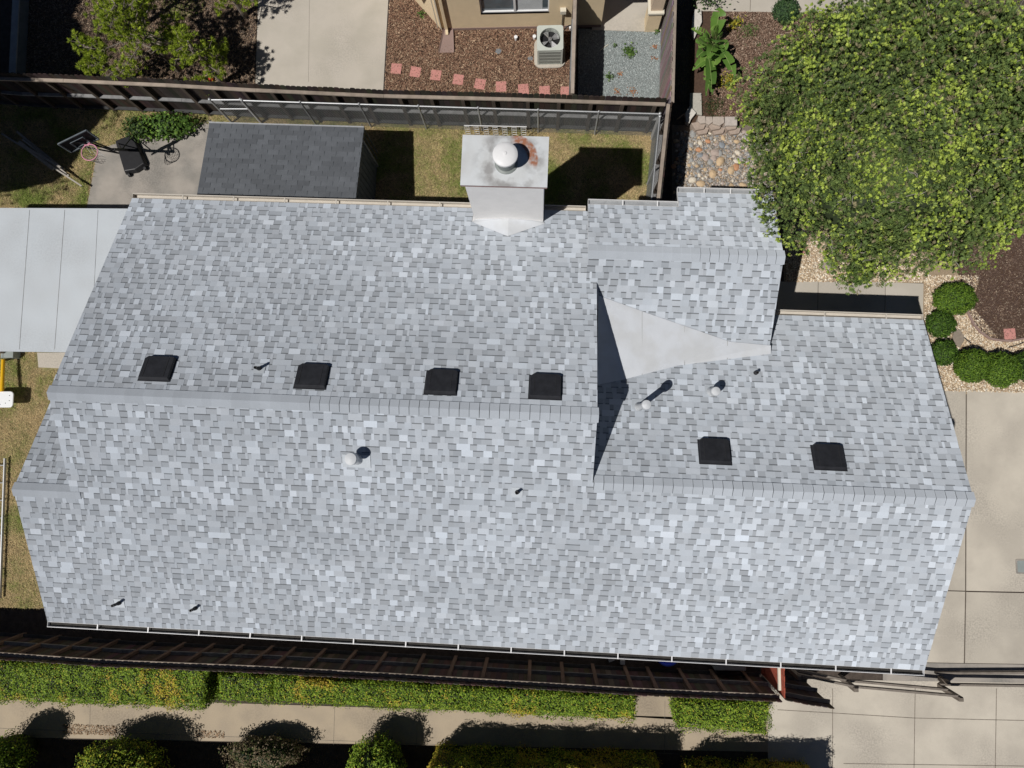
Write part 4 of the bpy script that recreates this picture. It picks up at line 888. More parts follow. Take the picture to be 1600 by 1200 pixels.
# yellow tube toy, ladders -------------------------------------------------
ty = thing('seesaw', tuple(P(2, 600, 0)), 'yellow tube with white rounded end plate on the dry grass', 'play equipment')
b = MB(); b.cyl(P(5, 562, .34), P(3, 612, .40), .045, .05, n=20); b.build('tube', M['yellow'], ty, smooth=True)
b = MB(); q = P(-2, 624, .42); b.prism(rrect(q.x, q.y, .40, .225, .10), .37, .41); pl_ = b.build('end_plate', M['white_plastic'], ty, bevel=.015)
b = MB()
for x, y in ((15, 618), (14.5, 626), (8.5, 630), (0, 632)): g = P(x, y, .411); b.cyl((g.x, g.y, .405), (g.x, g.y, .415), .012, n=10)
b.build('bolt', M['pipe_black'], pl_)
b = MB(); b.cyl(P(-3, 620, .37), P(-3, 620, 0), .03, n=10); b.cyl(P(5, 563, .33), P(5, 563, 0), .03, n=10); b.build('leg', M['yellow'], ty, smooth=True)
b = MB(); q = P(12, 553, .25); b.box((q.x, q.y, .14), (.36, .22, .28)); b.box((q.x-.12, q.y, .285), (.03, .24, .012)); tag(b.build('plastic_bin', M['gray_plastic'], bevel=.02), 'grey plastic bin at the edge of the patio cover', 'bin')
ld = thing('ladder', tuple(P(3, 830, 0)), 'aluminium ladder lying on the dry grass at the left edge', 'ladder')
for x0, x1 in ((8, 0), (-22, -30)):
    b = MB(); b.bar(P(x0, 716, .10), P(x1, 935, .10), .03, .075); b.build('side_rail', M['galv'], ld)
for k in range(8):
    f = (k+.4)/8; b = MB(); b.cyl(P(8-8*f, 716+219*f, .10), P(-22-8*f, 716+219*f, .10), .014, n=8); b.build('rung', M['galv'], ld, smooth=True)
# items in the dark side passage --------------------------------------------
q = P(1135, 1034, .5); b = MB(); b.box((q.x+.1, q.y, .25), (.80, .45, .50)); tag(b.build('storage_box', M['gray_plastic'], bevel=.02), 'grey green storage box in the side passage below the gutter', 'box')
q = P(1044, 1022, .5); b = MB(); b.lathe((q.x, q.y, 0), [(.26, 0), (.31, .42), (.33, .42), (.33, .45), (.30, .45), (.25, .05)], 28); tag(b.build('tub', M['blue_plastic'], smooth=True), 'blue rimmed tub half hidden below the gutter', 'tub')
q = P(955, 1030, .1); b = MB(); b.box((q.x, q.y, .05), (.16, .12, .1), rz=.4); b.box((q.x+.3, q.y-.08, .06), (.12, .1, .12)); tag(b.build('wood_block', M['timber_gray']), 'small grey blocks on the ground of the side passage', 'block')
# utility lid
q = P(1596, 885, 0); b = MB(); b.prism(rrect(q.x+.07, q.y, .22, .19, .04), -.01, .012); o = b.build('utility_lid', M['concrete_gray'], bevel=.004); tag(o, 'grey utility box lid set in the driveway at the right edge', 'utility lid')
b = MB(); b.prism(rrect(q.x+.07, q.y, .18, .15, .03), .0125, .016); b.build('lid_plate', M['gray_plastic'], o)
# small stuff on gravel
for x, y, a_, l_, lab in ((944, 74, .6, .28, 'pale stick leaning on the grey gravel in the fence shadow'),):
    q = P(x, y, .02); b = MB(); d_ = Vector((math.cos(a_), math.sin(a_), .05)); b.cyl(q-d_*l_/2, q+d_*l_/2, .012, n=6); tag(b.build('stick', M['trim'], smooth=True), lab, 'stick')

# ================================================================ STONES
def rock(c, r, col, seed, flat=.5, name='cobble'):
    b = MB(); blob_core(b, (0, 0, 0), (r, r*.8, r*flat), seed, .10, 14, 8, col); o = b.build(name, M['stone'], origin=(0, 0, 0), smooth=True); o.location = c; return o
CC = {'grey': (.29, .29, .28), 'tan': (.50, .37, .23), 'cream': (.60, .54, .44), 'rust': (.46, .24, .13), 'mauve': (.38, .31, .27), 'blue grey': (.23, .25, .27)}
protos = {k: [rock((0, 0, 0), .1, v, i*3+j, .55) for j in range(2)] for i, (k, v) in enumerate(CC.items())}
placed = []; rs = random.Random(12); used = set()
sizes = [(1125, 252, .155, 'tan'), (1114, 272, .135, 'tan'), (1142, 266, .135, 'tan'), (1095, 287, .13, 'tan'), (1161, 290, .12, 'tan'), (1143, 292, .11, 'tan'), (1118, 239, .15, 'mauve'), (1102, 246, .12, 'mauve'), (1150, 261, .11, 'rust'), (1092, 234, .10, 'rust'), (1106, 221, .09, 'rust'), (1083, 209, .13, 'grey'), (1115, 247, .12, 'mauve'), (1130, 216, .09, 'tan'), (1124, 239, .11, 'grey'), (1082, 281, .12, 'cream'), (1150, 252, .09, 'cream'), (1094, 243, .10, 'blue grey'), (1128, 227, .10, 'blue grey'), (1110, 253, .1, 'grey')]
for x, y, r, k in sizes: q = P(x, y, 0); placed.append((q.x, q.y, r, k))
tries = 0
while len(placed) < 250 and tries < 9000:
    tries += 1; x = rs.uniform(1052, 1250); y = rs.uniform(205, 305); r = rs.uniform(.045, .09) if y < 275 else rs.uniform(.035, .06); q = P(x, y, 0)
    if x > 1105 and y > 272 and rs.random() < .75: continue
    if all((q.x-a[0])**2+(q.y-a[1])**2 > ((r+a[2])*.86)**2 for a in placed): placed.append((q.x, q.y, r, rs.choice(['grey', 'tan', 'cream', 'grey', 'mauve', 'blue grey', 'tan', 'cream', 'mauve', 'rust' if rs.random() < .4 else 'grey'])))
for x, y, r, k in placed:
    pr = rs.choice(protos[k]); o = pr if pr not in used else pr.copy()
    if pr in used: COL.objects.link(o)
    used.add(pr); o.location = (x, y, .0); o.rotation_euler = (0, 0, rs.uniform(0, 6.28)); s_ = r/.1; o.scale = (s_, s_*rs.uniform(.8, 1.1), s_*.9)
    tag(o, f'rounded {k} river cobble in the bed above the house wing', 'cobble', f'{k} river cobbles')
def flag(pts, z0, z1, col, lab, name='flagstone'):
    b = MB(); b.prism(px_poly(pts, z1), z0, z1, col); return tag(b.build(name, M['stone'], bevel=.01), lab, 'stone')
flag([(1078, 165), (1088, 176), (1080, 186), (1077, 193), (1072, 190), (1071, 176)], 0, .16, (.56, .53, .48), 'pale angular stone at the left end of the rock wall')
flag([(1086, 14), (1096, 15), (1097, 34), (1085, 60), (1081, 48), (1083, 24)], 0, .12, (.55, .52, .47), 'long pale slab among the broad leaves')
flag([(1078, 145), (1096, 145), (1097, 180), (1090, 178), (1078, 168)], 0, .08, (.40, .38, .33), 'pale rough stone path piece left of the upper bed')
RW = [[(1091, 181), (1102, 181), (1103, 192), (1095, 193), (1090, 188)], [(1103, 182), (1113, 182), (1114, 190), (1108, 195), (1103, 192)], [(1114, 182), (1131, 182), (1132, 191), (1125, 196), (1114, 193)], [(1133, 182), (1152, 182), (1152, 196), (1133, 196)]]
RL = ['small rough wall stone first from the left', 'rough wall stone second from the left', 'wide rough wall stone third from the left', 'pale rough wall stone beside the tree crown']
for i, r_ in enumerate(RW): flag(r_, 0, .30, (.42, .36, .31) if i != 3 else (.45, .40, .36), RL[i], 'wall_stone')
k_ = 0
lab2 = ['left', 'middle', 'right']
for row, (yy, zt) in enumerate(((198, .22), (205, .13))):
    for c_ in range(3):
        x0 = 1080+c_*25+row*5; flag([(x0, yy-6), (x0+12, yy-8), (x0+23, yy-5), (x0+20, yy+3), (x0+7, yy+5)], 0, zt, (.36, .29, .24), f'mauve stone at the {lab2[c_]} of the {"upper" if row == 0 else "lower"} step of the rock wall', 'wall_stone')
flag([(1491, 516), (1500, 515), (1506, 524), (1507, 532), (1500, 543), (1493, 538), (1489, 528)], 0, .05, (.24, .20, .16), 'flat brown stepping stone between the boxwoods')
flag([(1283, 408), (1305, 408), (1308, 418), (1286, 420)], 0, .04, (.30, .25, .22), 'flat brown stone half under the tree crown')
flag([(1252, 386), (1262, 386), (1262, 396), (1252, 397)], 0, .04, (.42, .22, .18), 'pink brick at the corner of the cream pebbles')

# ================================================================ PLANTS
G_BOX = ([(.065, .13, .016), (.042, .09, .013), (.10, .18, .022), (.025, .05, .01)], [.35, .3, .15, .2])
G_B2 = ([(.10, .18, .02), (.065, .125, .015), (.15, .24, .025), (.035, .065, .01)], [.38, .3, .2, .12])
G_HEDGE = ([(.20, .31, .03), (.13, .22, .022), (.30, .41, .04), (.05, .085, .014), (.50, .46, .06)], [.32, .28, .2, .15, .05])
G_YEL = ([(.22, .32, .03), (.15, .23, .022), (.38, .43, .045), (.60, .52, .06), (.05, .08, .014)], [.3, .22, .2, .14, .14])
def shell(c, r, n, lo=.8, hi=1.05, amp=.10, seed=0., zmin=-.3):
    d = unit(int(n*1.9)); d = d[d[:, 2] > zmin][:n]
    k = np.array([1+amp*noise.noise(Vector(x)*2.3+Vector((seed, 0, 0))) + amp*.6*noise.noise(Vector(x)*6+Vector((seed, 0, 0))) for x in d])*rng.uniform(lo, hi, len(d))
    return np.array(c)+d*np.array(r)*k[:, None], d
def fol(name, C, Dn, L, Wl, palette, parent, m='leaf', up=.5, spread=.55, shade=None):
    D = Dn+np.array([0, 0, up])+rng.normal(0, spread, Dn.shape); D /= np.linalg.norm(D, axis=1, keepdims=True)
    n = len(C); V = leaf_quads(C, D, L*rng.uniform(.6, 1.3, n), Wl*rng.uniform(.7, 1.2, n), D)
    c = pal(n, palette[0], .2, palette[1])
    if shade is not None: c = c*shade[:, None]
    return npmesh(name, V, 4, c, M[m], parent)
def shrub(px, py, r, hgt, label, palette=G_BOX, n=3500, L=.055, Wl=.03, cat='shrub', group=None, name='round_shrub', zc=.80, amp=.08, hi=1.05, ry=None):
    q = P(px, py, hgt*.55); t = thing(name, (q.x, q.y, 0), label, cat, group); c = (q.x, q.y, hgt*.45); rr = (r, ry or r, hgt*.55)
    b = MB(); blob_core(b, c, tuple(x*zc for x in rr), px, .1, col=(.02, .035, .012)); b.cyl((q.x, q.y, -.02), (q.x, q.y, .2), .03, col=(.1, .08, .06)); b.build('stem_and_core', M['leaf'], t)  # dark inner body added so the shrub blocks light and throws solid shadow
    C, Dn = shell(c, rr, n, .84, hi, amp, px*.01); fol('foliage', C, Dn, L, Wl, palette, t); return t
shrub(1494, 466, .53, .62, 'broad boxwood mound just below the big tree crown', palette=G_B2, n=4600, amp=.14, ry=.42, group='boxwoods')
shrub(1472, 506, .36, .5, 'dark boxwood beside the upper garage roof corner', n=2400, group='boxwoods', L=.07, amp=.2)
shrub(1476, 551, .34, .5, 'small dark boxwood touching the garage rake next to the brown stepping stone', n=2200, group='boxwoods', L=.07, amp=.2)
shrub(1522, 571, .44, .75, 'clipped round boxwood left of the overlapping pair', palette=G_B2, n=4600, amp=.05, group='boxwoods')
shrub(1566, 577, .46, .70, 'clipped round boxwood right of the overlapping pair', palette=G_B2, n=4600, amp=.11, group='boxwoods')
shrub(1604, 572, .38, .6, 'boxwood cut by the right edge of the picture', n=2500, group='boxwoods')
shrub(1345, 425, .33, .45, 'low boxwood peeping out below the tree crown by the path', n=2200, group='boxwoods')
shrub(1229, 14, .34, .5, 'small dark bush at the edge of the front walk', palette=([(.05, .10, .035), (.035, .07, .03), (.08, .14, .05)], [.4, .4, .2]), n=1600, L=.07, amp=.25)
shrub(262, 196, .62, .5, 'leafy green bush against the boards between hoop and shed', palette=([(.09, .17, .03), (.05, .10, .02), (.15, .25, .04)], [.4, .35, .25]), n=1100, L=.10, Wl=.065, amp=.55, ry=.30, hi=1.35)
shrub(218, 200, .40, .45, 'darker leafy bush in shade left of the lit bush', palette=([(.05, .09, .02), (.03, .06, .015), (.10, .15, .03)], [.4, .4, .2]), n=600, L=.09, Wl=.05, amp=.5, ry=.25, hi=1.4)
# small weeds
def weed(px, py, r, n, label, palette, L=.07, Wl=.045, h=.12, name='weed'):
    q = P(px, py, 0); C = np.stack([q.x+rng.normal(0, r*.5, n), q.y+rng.normal(0, r*.45, n), rng.uniform(.01, h, n)], 1)
    D = np.stack([rng.normal(0, 1, n), rng.normal(0, 1, n), rng.uniform(-.1, .6, n)], 1); D /= np.linalg.norm(D, axis=1, keepdims=True)
    V = leaf_quads(C, D, L*rng.uniform(.6, 1.2, n), Wl*rng.uniform(.7, 1.2, n)); o = npmesh(name, V, 4, pal(n, palette[0], .2, palette[1]), M['leaf']); return tag(o, label, 'weed')
WG = ([(.10, .18, .04), (.07, .13, .03), (.15, .24, .06)], [.4, .3, .3]); WR = ([(.38, .18, .10), (.30, .14, .08), (.42, .26, .15)], [.4, .3, .3])
weed(984, 83, .19, 170, 'bright green weed clump in the middle of the grey gravel', WG)
weed(951, 121, .13, 60, 'small weed at the edge of the fence shadow on gravel', WG, L=.05)
weed(960, 73, .06, 22, 'tiny weed near the porch slab on grey gravel', WG, L=.04)
weed(1026, 50, .08, 60, 'weed at the foot of the porch column', WG, L=.06)
weed(968, 117, .07, 20, 'reddish weed in the middle lower grey gravel', WR, L=.06, h=.03)
weed(963, 144, .10, 30, 'reddish weed by the lower fence left of another', WR, L=.06, h=.03)
weed(988, 143, .13, 40, 'wider reddish weed by the lower fence on grey gravel', WR, L=.06, h=.03)
weed(1022, 74, .08, 22, 'rusty weed beside the mauve fence upper one', WR, L=.06, h=.03)
weed(1022, 92, .07, 16, 'rusty weed beside the mauve fence lower one', WR, L=.06, h=.03)
weed(1335//2+0, 1, .1, 1, 'single leaf on bark', WG) if False else None
weed(659, 24, .13, 70, 'thin green weed in bark beside the angled house wall', WG, L=.05)
YP = ([(.45, .38, .04), (.30, .30, .04), (.14, .20, .03)], [.45, .3, .25])
weed(1145, 42, .17, 150, 'yellow leaved shrub upper one among the broad leaves', YP, L=.09, Wl=.03, h=.35, name='yellow_shrub')
weed(1136, 132, .22, 240, 'yellow leaved shrub beside the tree crown above the rock wall', YP, L=.08, Wl=.03, h=.35, name='yellow_shrub')
weed(1170, 50, .26, 160, 'low green grass like plant in the upper mulch bed', WG, L=.14, Wl=.012, h=.10, name='tufted_plant')
weed(1115, 168, .34, 500, 'dark green ground plant above the rock wall', ([(.07, .09, .03), (.05, .07, .03), (.20, .11, .07)], [.5, .35, .15]), L=.07, Wl=.02, h=.12, name='ground_plant')
weed(1105, 5, .45, 260, 'shaded leafy plant at the top beside the fence', ([(.06, .11, .03), (.04, .08, .02)], [.5, .5]), L=.10, Wl=.05, h=.7, name='leafy_plant')
# hedges ---------------------------------------------------------------
def hedge(quad, h, label, palette=G_HEDGE, dens=2500, L=.055, Wl=.026, group='clipped hedges along the fence', cat='hedge', rough=.10, yellow=0.):
    "quad: photo pixels of the hedge top outline at height h (tl, tr, br, bl)"
    w4 = [P(x, y, h) for x, y in quad]; ctr = sum(w4, Vector())/4; t = thing('hedge', (ctr.x, ctr.y, 0), label, cat, group)
    a, b_, c, d = [np.array(q) for q in w4]
    L1 = np.linalg.norm(b_-a); W1 = np.linalg.norm(d-a); n = int(L1*W1*dens); 
    u, v = rng.uniform(0, 1, n), rng.uniform(0, 1, n)
    def bil(u, v): return (a*(1-u)[:, None]+b_*u[:, None])*(1-v)[:, None]+(d*(1-u)[:, None]+c*u[:, None])*v[:, None]
    C = bil(u, v); ed = np.minimum(np.minimum(u*L1, (1-u)*L1), np.minimum(v*W1, (1-v)*W1))
    nz = np.array([noise.noise(Vector((x*2.2, y*2.2, 1)))+.6*noise.noise(Vector((x*6, y*6, 5))) for x, y in C[:, :2]])
    C[:, 2] += nz*rough-np.clip(.12-ed, 0, 1)**2*8-rng.exponential(.03, n); Dn = np.tile([0, 0, 1.], (n, 1))
    Cs = [C]; Ds = [Dn]
    for (p0, p1) in ((a, b_), (b_, c), (c, d), (d, a)):
        Ls = np.linalg.norm(p1-p0); m = int(Ls*h*dens*.55); s = rng.uniform(0, 1, m)[:, None]; q = p0*(1-s)+p1*s; q[:, 2] = h*rng.uniform(0, 1, m)**.7
        nn = np.cross((p1-p0)/Ls, [0, 0, 1.]); nn = nn if np.dot(nn, p0-np.array(ctr)) > 0 else -nn
        k = np.array([noise.noise(Vector(x)*2.5) for x in q]); q += nn*(k*.14+rng.normal(0, .035, m))[:, None]; Cs.append(q); Ds.append(np.tile(nn, (m, 1)))
    C = np.concatenate(Cs); Dn = np.concatenate(Ds); n = len(C)
    pc = pal(n, palette[0], .2, palette[1])
    if yellow:
        y = np.array([noise.noise(Vector((x*.9+7, yy*.9, 2)))+.5*noise.noise(Vector((x*4, yy*4, 2))) for x, yy in C[:, :2]]); k = (y+rng.normal(0, .2, n)) > (.55-yellow); pc[k] = pal(int(k.sum()), [(.56, .46, .05), (.42, .42, .05), (.56, .38, .07)], .2)
    D = Dn*.8+np.array([0, 0, .4])+rng.normal(0, .5, Dn.shape); D /= np.linalg.norm(D, axis=1, keepdims=True)
    npmesh('foliage', leaf_quads(C, D, L*rng.uniform(.6, 1.3, n), Wl*rng.uniform(.7, 1.2, n), D), 4, pc, M['leaf'], t)
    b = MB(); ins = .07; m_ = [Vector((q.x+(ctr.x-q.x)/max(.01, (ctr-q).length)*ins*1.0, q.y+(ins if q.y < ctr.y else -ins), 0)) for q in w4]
    b.prism([(q.x, q.y) for q in m_], -.01, h-.17, (.022, .034, .012)); b.build('dark_core', M['leaf'], t); return t  # solid dark core added behind the leaves to block light
hedge([(-120, 1032), (322, 1046), (318, 1108), (-120, 1092)], 1.25, 'leftmost clipped hedge with yellow tinged leaves below the fence', yellow=.18)
hedge([(340, 1056), (425, 1060), (420, 1098), (338, 1096)], 1.15, 'short dark green hedge block between the two long hedges', dens=2000)
hedge([(424, 1060), (992, 1092), (992, 1127), (424, 1098)], 1.2, 'long middle green hedge directly below the fence', yellow=.04)
hedge([(1060, 1096), (1204, 1102), (1200, 1150), (1060, 1138)], 1.1, 'short rectangular hedge below the fence near the red gate', yellow=.0)
def topshrub(px, py, r, h, label, palette, n, ry=None, **k): return shrub(px, py, r, h, label, palette, n=n, L=.07, Wl=.03, amp=.26, hi=1.14, ry=ry, name='tall_shrub', zc=.93, group='shrubs along the lower edge', **k)
topshrub(4, 1188, .50, 1.7, 'green shrub in the lower left corner', G_HEDGE, 4200)
topshrub(184, 1206, .98, 1.75, 'wide yellowish shrub second from the lower left', G_YEL, 9000, ry=.62)
topshrub(412, 1178, .95, 1.0, 'sparse brown and olive shrub between the green ones', ([(.14, .11, .06), (.20, .15, .09), (.08, .10, .03), (.28, .22, .15)], [.35, .25, .25, .15]), 3500, ry=.36)
topshrub(586, 1200, .64, 1.6, 'round green shrub at the bottom left of centre', G_HEDGE, 6500)
hedge([(668, 1206), (1038, 1219), (1038, 1290), (668, 1274)], 1.55, 'tall hedge with yellow tips at the bottom centre edge', palette=G_YEL, yellow=.35, rough=.22, group='tall hedges at the lower edge')
hedge([(1083, 1230), (1292, 1231), (1292, 1292), (1083, 1282)], 1.5, 'tall hedge barely showing at the bottom edge under the dark shadow', palette=G_YEL, yellow=.3, rough=.2, group='tall hedges at the lower edge')
# broad leaved plant ------------------------------------------------------
q = P(1108, 82, 0)
bp_ = thing('broad_leaved_plant', (q.x, q.y, 0), 'large broad leaved banana like plant beside the board fence', 'plant')
rs = random.Random(9)
lv = [(1124, 12, 1.3, .20), (1110, 45, 1.2, .19), (1098, 62, 1.0, .17), (1148, 122, 1.0, .15), (1130, 92, .8, .17), (1112, 148, .9, .15), (1103, 150, .5, .13), (1088, 90, .7, .15), (1080, 45, .9, .12), (1135, 78, 1.1, .16), (1096, 105, .6, .16), (1082, 110, .6, .12), (1118, 68, 1.5, .17), (1100, 128, .5, .12), (1092, 75, 1.3, .17), (1106, 92, 1.4, .16), (1115, 105, .9, .15), (1085, 65, 1.1, .14), (1122, 55, 1.2, .15)]
for i, (x, y, hz_, wl) in enumerate(lv):
    tip = P(x, y, hz_*.75); root = Vector((q.x+rs.uniform(-.15, .15), q.y+rs.uniform(-.15, .15), .25)); mid = root.lerp(tip, .5)+Vector((0, 0, .35*hz_))
    st = root; sd = (tip-root).cross(Vector((0, 0, 1))).normalized(); N = 16; vs = []; fs = []; colr = rs.choice([(.13, .25, .045), (.09, .18, .035), (.18, .31, .06)])
    for k in range(N+1):
        t_ = .28+.72*k/N; p = root*(1-t_)**2+mid*2*t_*(1-t_)+tip*t_*t_; s = k/N; wv = wl*max(.02, math.sin(math.pi*min(1, .12+s*.9)))**.6*rs.uniform(.9, 1.05)
        fold = Vector((0, 0, wv*.25)); vs += [p+sd*wv+fold, p, p-sd*wv+fold]
    for k in range(N):
        o_ = k*3
        if rs.random() > .10: fs.append((o_, o_+1, o_+4, o_+3))
        if rs.random() > .10: fs.append((o_+1, o_+2, o_+5, o_+4))
    b = MB(); b.add(vs, fs, colr); b.build('leaf', M['glossleaf'], bp_, smooth=True)
    b = MB(); pr = root
    for k in range(1, 7):
        t_ = k/6*.95; p = root*(1-t_)**2+mid*2*t_*(1-t_)+tip*t_*t_; b.cyl(pr, p, .013*(1-t_*.6), .011*(1-t_*.6), 6, col=(.36, .46, .16)); pr = p
    b.build('stalk', M['glossleaf'], bp_)
# pine ---------------------------------------------------------------------
def pine(px, py, h, R_, nbr, label, seed, bright=1.):
    rs = random.Random(seed); q = P(px, py, h*.55); t = thing('pine_tree', (q.x, q.y, 0), label, 'tree')
    b = MB(); b.cyl((q.x, q.y, -.02), (q.x+.05, q.y, h*.98), .09, .02, 10, col=(1, 1, 1)); tw = MB(); C = []; Dd = []
    for i in range(nbr):
        z = h*(.25+.72*rs.random()**.8); a = i*2.4+rs.uniform(-.3, .3); L = R_*(1.15-.85*z/h)*rs.uniform(.75, 1.1)
        p0 = Vector((q.x, q.y, z)); d = Vector((math.cos(a), math.sin(a), rs.uniform(.05, .3))).normalized(); p1 = p0+d*L; b.cyl(p0, p1, .022, .008, 6)
        for k in range(int(8+L*9)):
            f = .35+.65*rs.random(); sd = Vector((rs.gauss(0, 1), rs.gauss(0, 1), rs.gauss(.2, .4))).normalized(); e = p0.lerp(p1, f)+sd*rs.uniform(.08, .30)*(1.2-f*.5)
            tw.cyl(p0.lerp(p1, f), e, .006, .004, 4, cap=False)
            m = 42; dn = np.array(((sd+d*.8).normalized())); dd = dn+rng.normal(0, .55, (m, 3)); dd /= np.linalg.norm(dd, axis=1, keepdims=True)
            C.append(np.array(e)+dd*.055); Dd.append(dd)
    b.build('trunk', M['bark'], t, smooth=True); tw.build('twigs', M['bark'], t)
    C = np.concatenate(C); Dd = np.concatenate(Dd); n = len(C)
    npmesh('needles', leaf_quads(C, Dd, .13*rng.uniform(.7, 1.2, n), .013), 4, pal(n, [(.29*bright, .37*bright, .035), (.18*bright, .26*bright, .03), (.40*bright, .48*bright, .05)], .2), M['leaf'], t)
pine(225, 55, 3.2, 1.75, 34, 'yellow green pine spreading over the needle litter above the fence', 4)
pine(318, 95, 2.2, .95, 16, 'smaller pine sapling right of the spreading pine', 8)
pine(160, 98, 2.0, .8, 12, 'low pine sapling left of the spreading pine above the fence', 15)
pine(170, -30, 3.4, 1.2, 22, 'bright green pine cut by the top edge', 5)
pine(345, -30, 2.8, .9, 14, 'small pine at the top edge that throws its shadow on the pale patio', 6)
# big tree -------------------------------------------------------------------
def big_tree(name, c, rad, ztop, zbot, label, nlobe, nspray, seed, leafn=13, cat='tree', palette=None, tw=500, core=.70):
    rs = random.Random(seed); t = thing(name, (c[0], c[1], 0), label, cat)
    b = MB(); zc = zbot+(ztop-zbot)*.35
    b.cyl((c[0], c[1], -.05), (c[0]+.1, c[1], 1.4), .28, .20, 14)
    lob = []
    for i in range(nlobe):
        f = (i+.5)/nlobe; ph = math.acos(1-1.12*f); a = i*2.39996+rs.uniform(-.15, .15); k = rs.uniform(.66, .94)
        d = Vector((math.sin(ph)*math.cos(a), math.sin(ph)*math.sin(a), math.cos(ph)))
        lr = rad[0]*rs.uniform(.17, .27)
        lob.append((Vector((c[0]+d.x*rad[0]*k, c[1]+d.y*rad[1]*k, zc+d.z*(ztop-zc)*k)), lr))
    for i, (p, lr) in enumerate(lob):
        if i % 3 == 0:
            m0 = Vector((c[0]+.1, c[1], 1.4)); m1 = m0.lerp(p, .5)+Vector((0, 0, .5)); b.cyl(m0, m1, .12, .07, 8); b.cyl(m1, p, .07, .025, 8)
    b.build('trunk', M['bark'], t, smooth=True)
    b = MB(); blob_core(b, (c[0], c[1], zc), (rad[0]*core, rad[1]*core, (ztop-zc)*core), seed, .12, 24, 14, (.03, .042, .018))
    b.build('crown_core', M['leaf'], t, smooth=True)  # solid dark blob added in the crown: stops light, makes gaps look shaded
    ar = np.array([l[1]**2 for l in lob]); cnt = (ar/ar.sum()*nspray).astype(int); C = []; Dn = []; out = []
    for (p, lr), m in zip(lob, cnt):
        d = unit(m*2); d = d[d[:, 2] > -.45][:m]; k = rng.uniform(.55, 1.06, len(d)); q = np.array(p)+d*lr*k[:, None]*np.array([1, 1, .8]); C.append(q); Dn.append(d); out.append(k)
    C = np.concatenate(C); Dn = np.concatenate(Dn); out = np.concatenate(out)
    C += np.array([[noise.noise(Vector(x)*1.7)*.16 for _ in (0,)][0] for x in C])[:, None]*Dn
    n = len(C)
    # each spray = a flat fan of leaflets; base colour depends on young (outer) or old foliage
    ax = Dn+np.array([0, 0, .45])+rng.normal(0, .5, (n, 3)); ax /= np.linalg.norm(ax, axis=1, keepdims=True)
    s1 = np.cross(ax, unit(n)); s1 /= np.linalg.norm(s1, axis=1, keepdims=True); s2 = np.cross(ax, s1)
    cl = np.array([noise.noise(Vector(x)*1.1+Vector((seed, 0, 0)))+.8*noise.noise(Vector(x)*3.2+Vector((seed, 0, 0))) for x in C])
    keep = (cl > -.30) | (rng.random(n) < .22); C, Dn, out, ax, s1, s2, cl = C[keep], Dn[keep], out[keep], ax[keep], s1[keep], s2[keep], cl[keep]; n = len(C)
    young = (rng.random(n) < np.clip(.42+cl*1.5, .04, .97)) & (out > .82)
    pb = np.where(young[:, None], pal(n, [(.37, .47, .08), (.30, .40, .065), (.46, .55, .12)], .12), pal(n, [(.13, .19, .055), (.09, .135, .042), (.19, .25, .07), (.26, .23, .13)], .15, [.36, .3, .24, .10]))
    if palette is not None: pb = pal(n, palette[0], .2, palette[1])
    Vs = []; cs = []
    sc = rng.uniform(.75, 1.25, n)[:, None]*np.where(young, .85, 1.15)[:, None]
    for k in range(leafn):
        th_ = rng.uniform(0, 6.28, n)[:, None]; sp_ = rng.uniform(.35, 1.15, n)[:, None]
        D = ax+(s1*np.cos(th_)+s2*np.sin(th_)*.7)*sp_; D /= np.linalg.norm(D, axis=1, keepdims=True)
        nn_ = Dn*.5+np.array([0, 0, .7])+rng.normal(0, .45, (n, 3)); nn_ /= np.linalg.norm(nn_, axis=1, keepdims=True)
        sv = np.cross(nn_, D); sv /= np.linalg.norm(sv, axis=1, keepdims=True)+1e-9; cc_ = C+D*.055*sc; hl = .031*sc; hw_ = np.where(young, .0145, .0085)[:, None]*sc
        Vs.append(np.stack([cc_-D*hl, cc_+sv*hw_, cc_+D*hl, cc_-sv*hw_], 1)); cs.append(pb*rng.uniform(.85, 1.15, (n, 1)))
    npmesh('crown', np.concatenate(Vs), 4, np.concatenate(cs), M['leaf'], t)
    b = MB()
    for i in range(tw):
        j = rng.integers(n); 
        if out[j] < .75: continue
        p = Vector(C[j]); g = Vector(ax[j]); pr = p-g*.12
        for k in range(3):
            e = pr+(g+Vector(rng.normal(0, .45, 3))).normalized()*rs.uniform(.06, .16); b.cyl(pr, e, .0055, .003, 4, cap=False); pr = e
    if tw: b.build('twigs', M['bark_pale'], t)
    return t
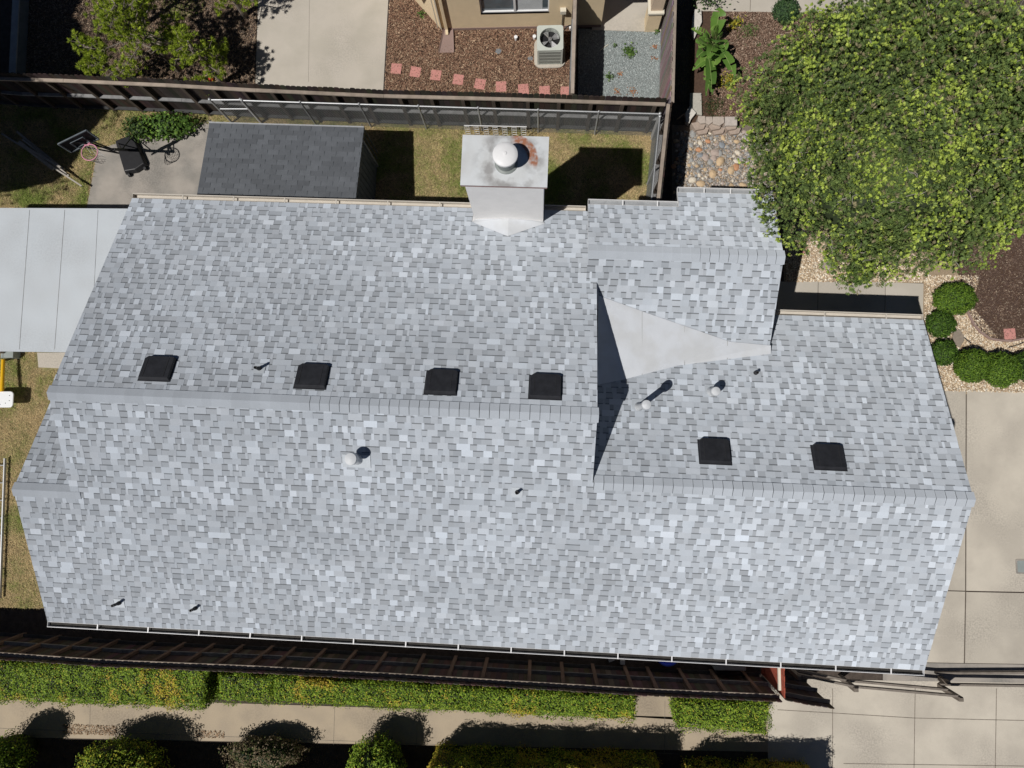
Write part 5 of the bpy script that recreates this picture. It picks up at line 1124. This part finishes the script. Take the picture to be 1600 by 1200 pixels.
M['bark_pale'] = mat('bark_pale', (.36, .32, .29), .9, .2, 12.)
tc_ = P(1405, 209, 4.0)
big_tree('big_tree', (tc_.x, tc_.y), (3.3, 3.08), 6.2, 2.3, 'huge bushy green tree filling the upper right corner', 130, 52000, 3, tw=1100, core=.78)
t2 = P(1740, 100, 3.6)
big_tree('big_tree', (t2.x, t2.y), (2.0, 2.6), 4.8, 1.8, 'darker tree partly behind the huge one at the right edge', 30, 4000, 8, tw=150)
# tall tree left of the picture: it shades the left yard
g0 = P(32, 150, 0)
big_tree('shade_tree', (g0.x-.51*7.3, g0.y-.375*7.3), (3.0, 3.0), 9.4, 5.2, 'tall tree off to the left that shades the left yard', 60, 6500, 21, tw=0, core=.88)
big_tree('shade_tree', (g0.x-.51*7.3-.6, g0.y-.375*7.3+3.4), (2.6, 2.8), 9.4, 5.2, 'tall tree further up on the left that shades the upper left corner', 50, 5000, 22, tw=0, core=.88)
# building south of the picture whose eave shades the planting bed
e0 = P(-200, 1150, 0); e1 = P(1290, 1176, 0); hh_ = 2.8
sh = thing('south_house', (0, e0.y-4, 0), 'neighbouring house below the lower edge shading the planting bed', 'house')
a_ = Vector((e0.x-2-.51*hh_, e0.y-.375*hh_, 0)); c_ = Vector((e1.x-.51*hh_, e1.y-.375*hh_, 0))
b = MB(); b.slab([Vector((a_.x, a_.y, hh_)), Vector((c_.x, c_.y, hh_)), Vector((c_.x, c_.y-4, hh_+1.6)), Vector((a_.x, a_.y-4, hh_+1.6))], .14); b.build('roof', M['dark_shingle'], sh)
b = MB(); b.prism([(a_.x+.4, a_.y-.5), (c_.x-.4, c_.y-.5), (c_.x-.4, c_.y-7.5), (a_.x+.4, a_.y-7.5)], 0, hh_-.1); b.build('wall', M['stucco_beige'], sh)
b = MB(); b.slab([Vector((a_.x, a_.y-8, hh_)), Vector((c_.x, c_.y-8, hh_)), Vector((c_.x, c_.y-4, hh_+1.6)), Vector((a_.x, a_.y-4, hh_+1.6))], .14); b.build('roof', M['dark_shingle'], sh)
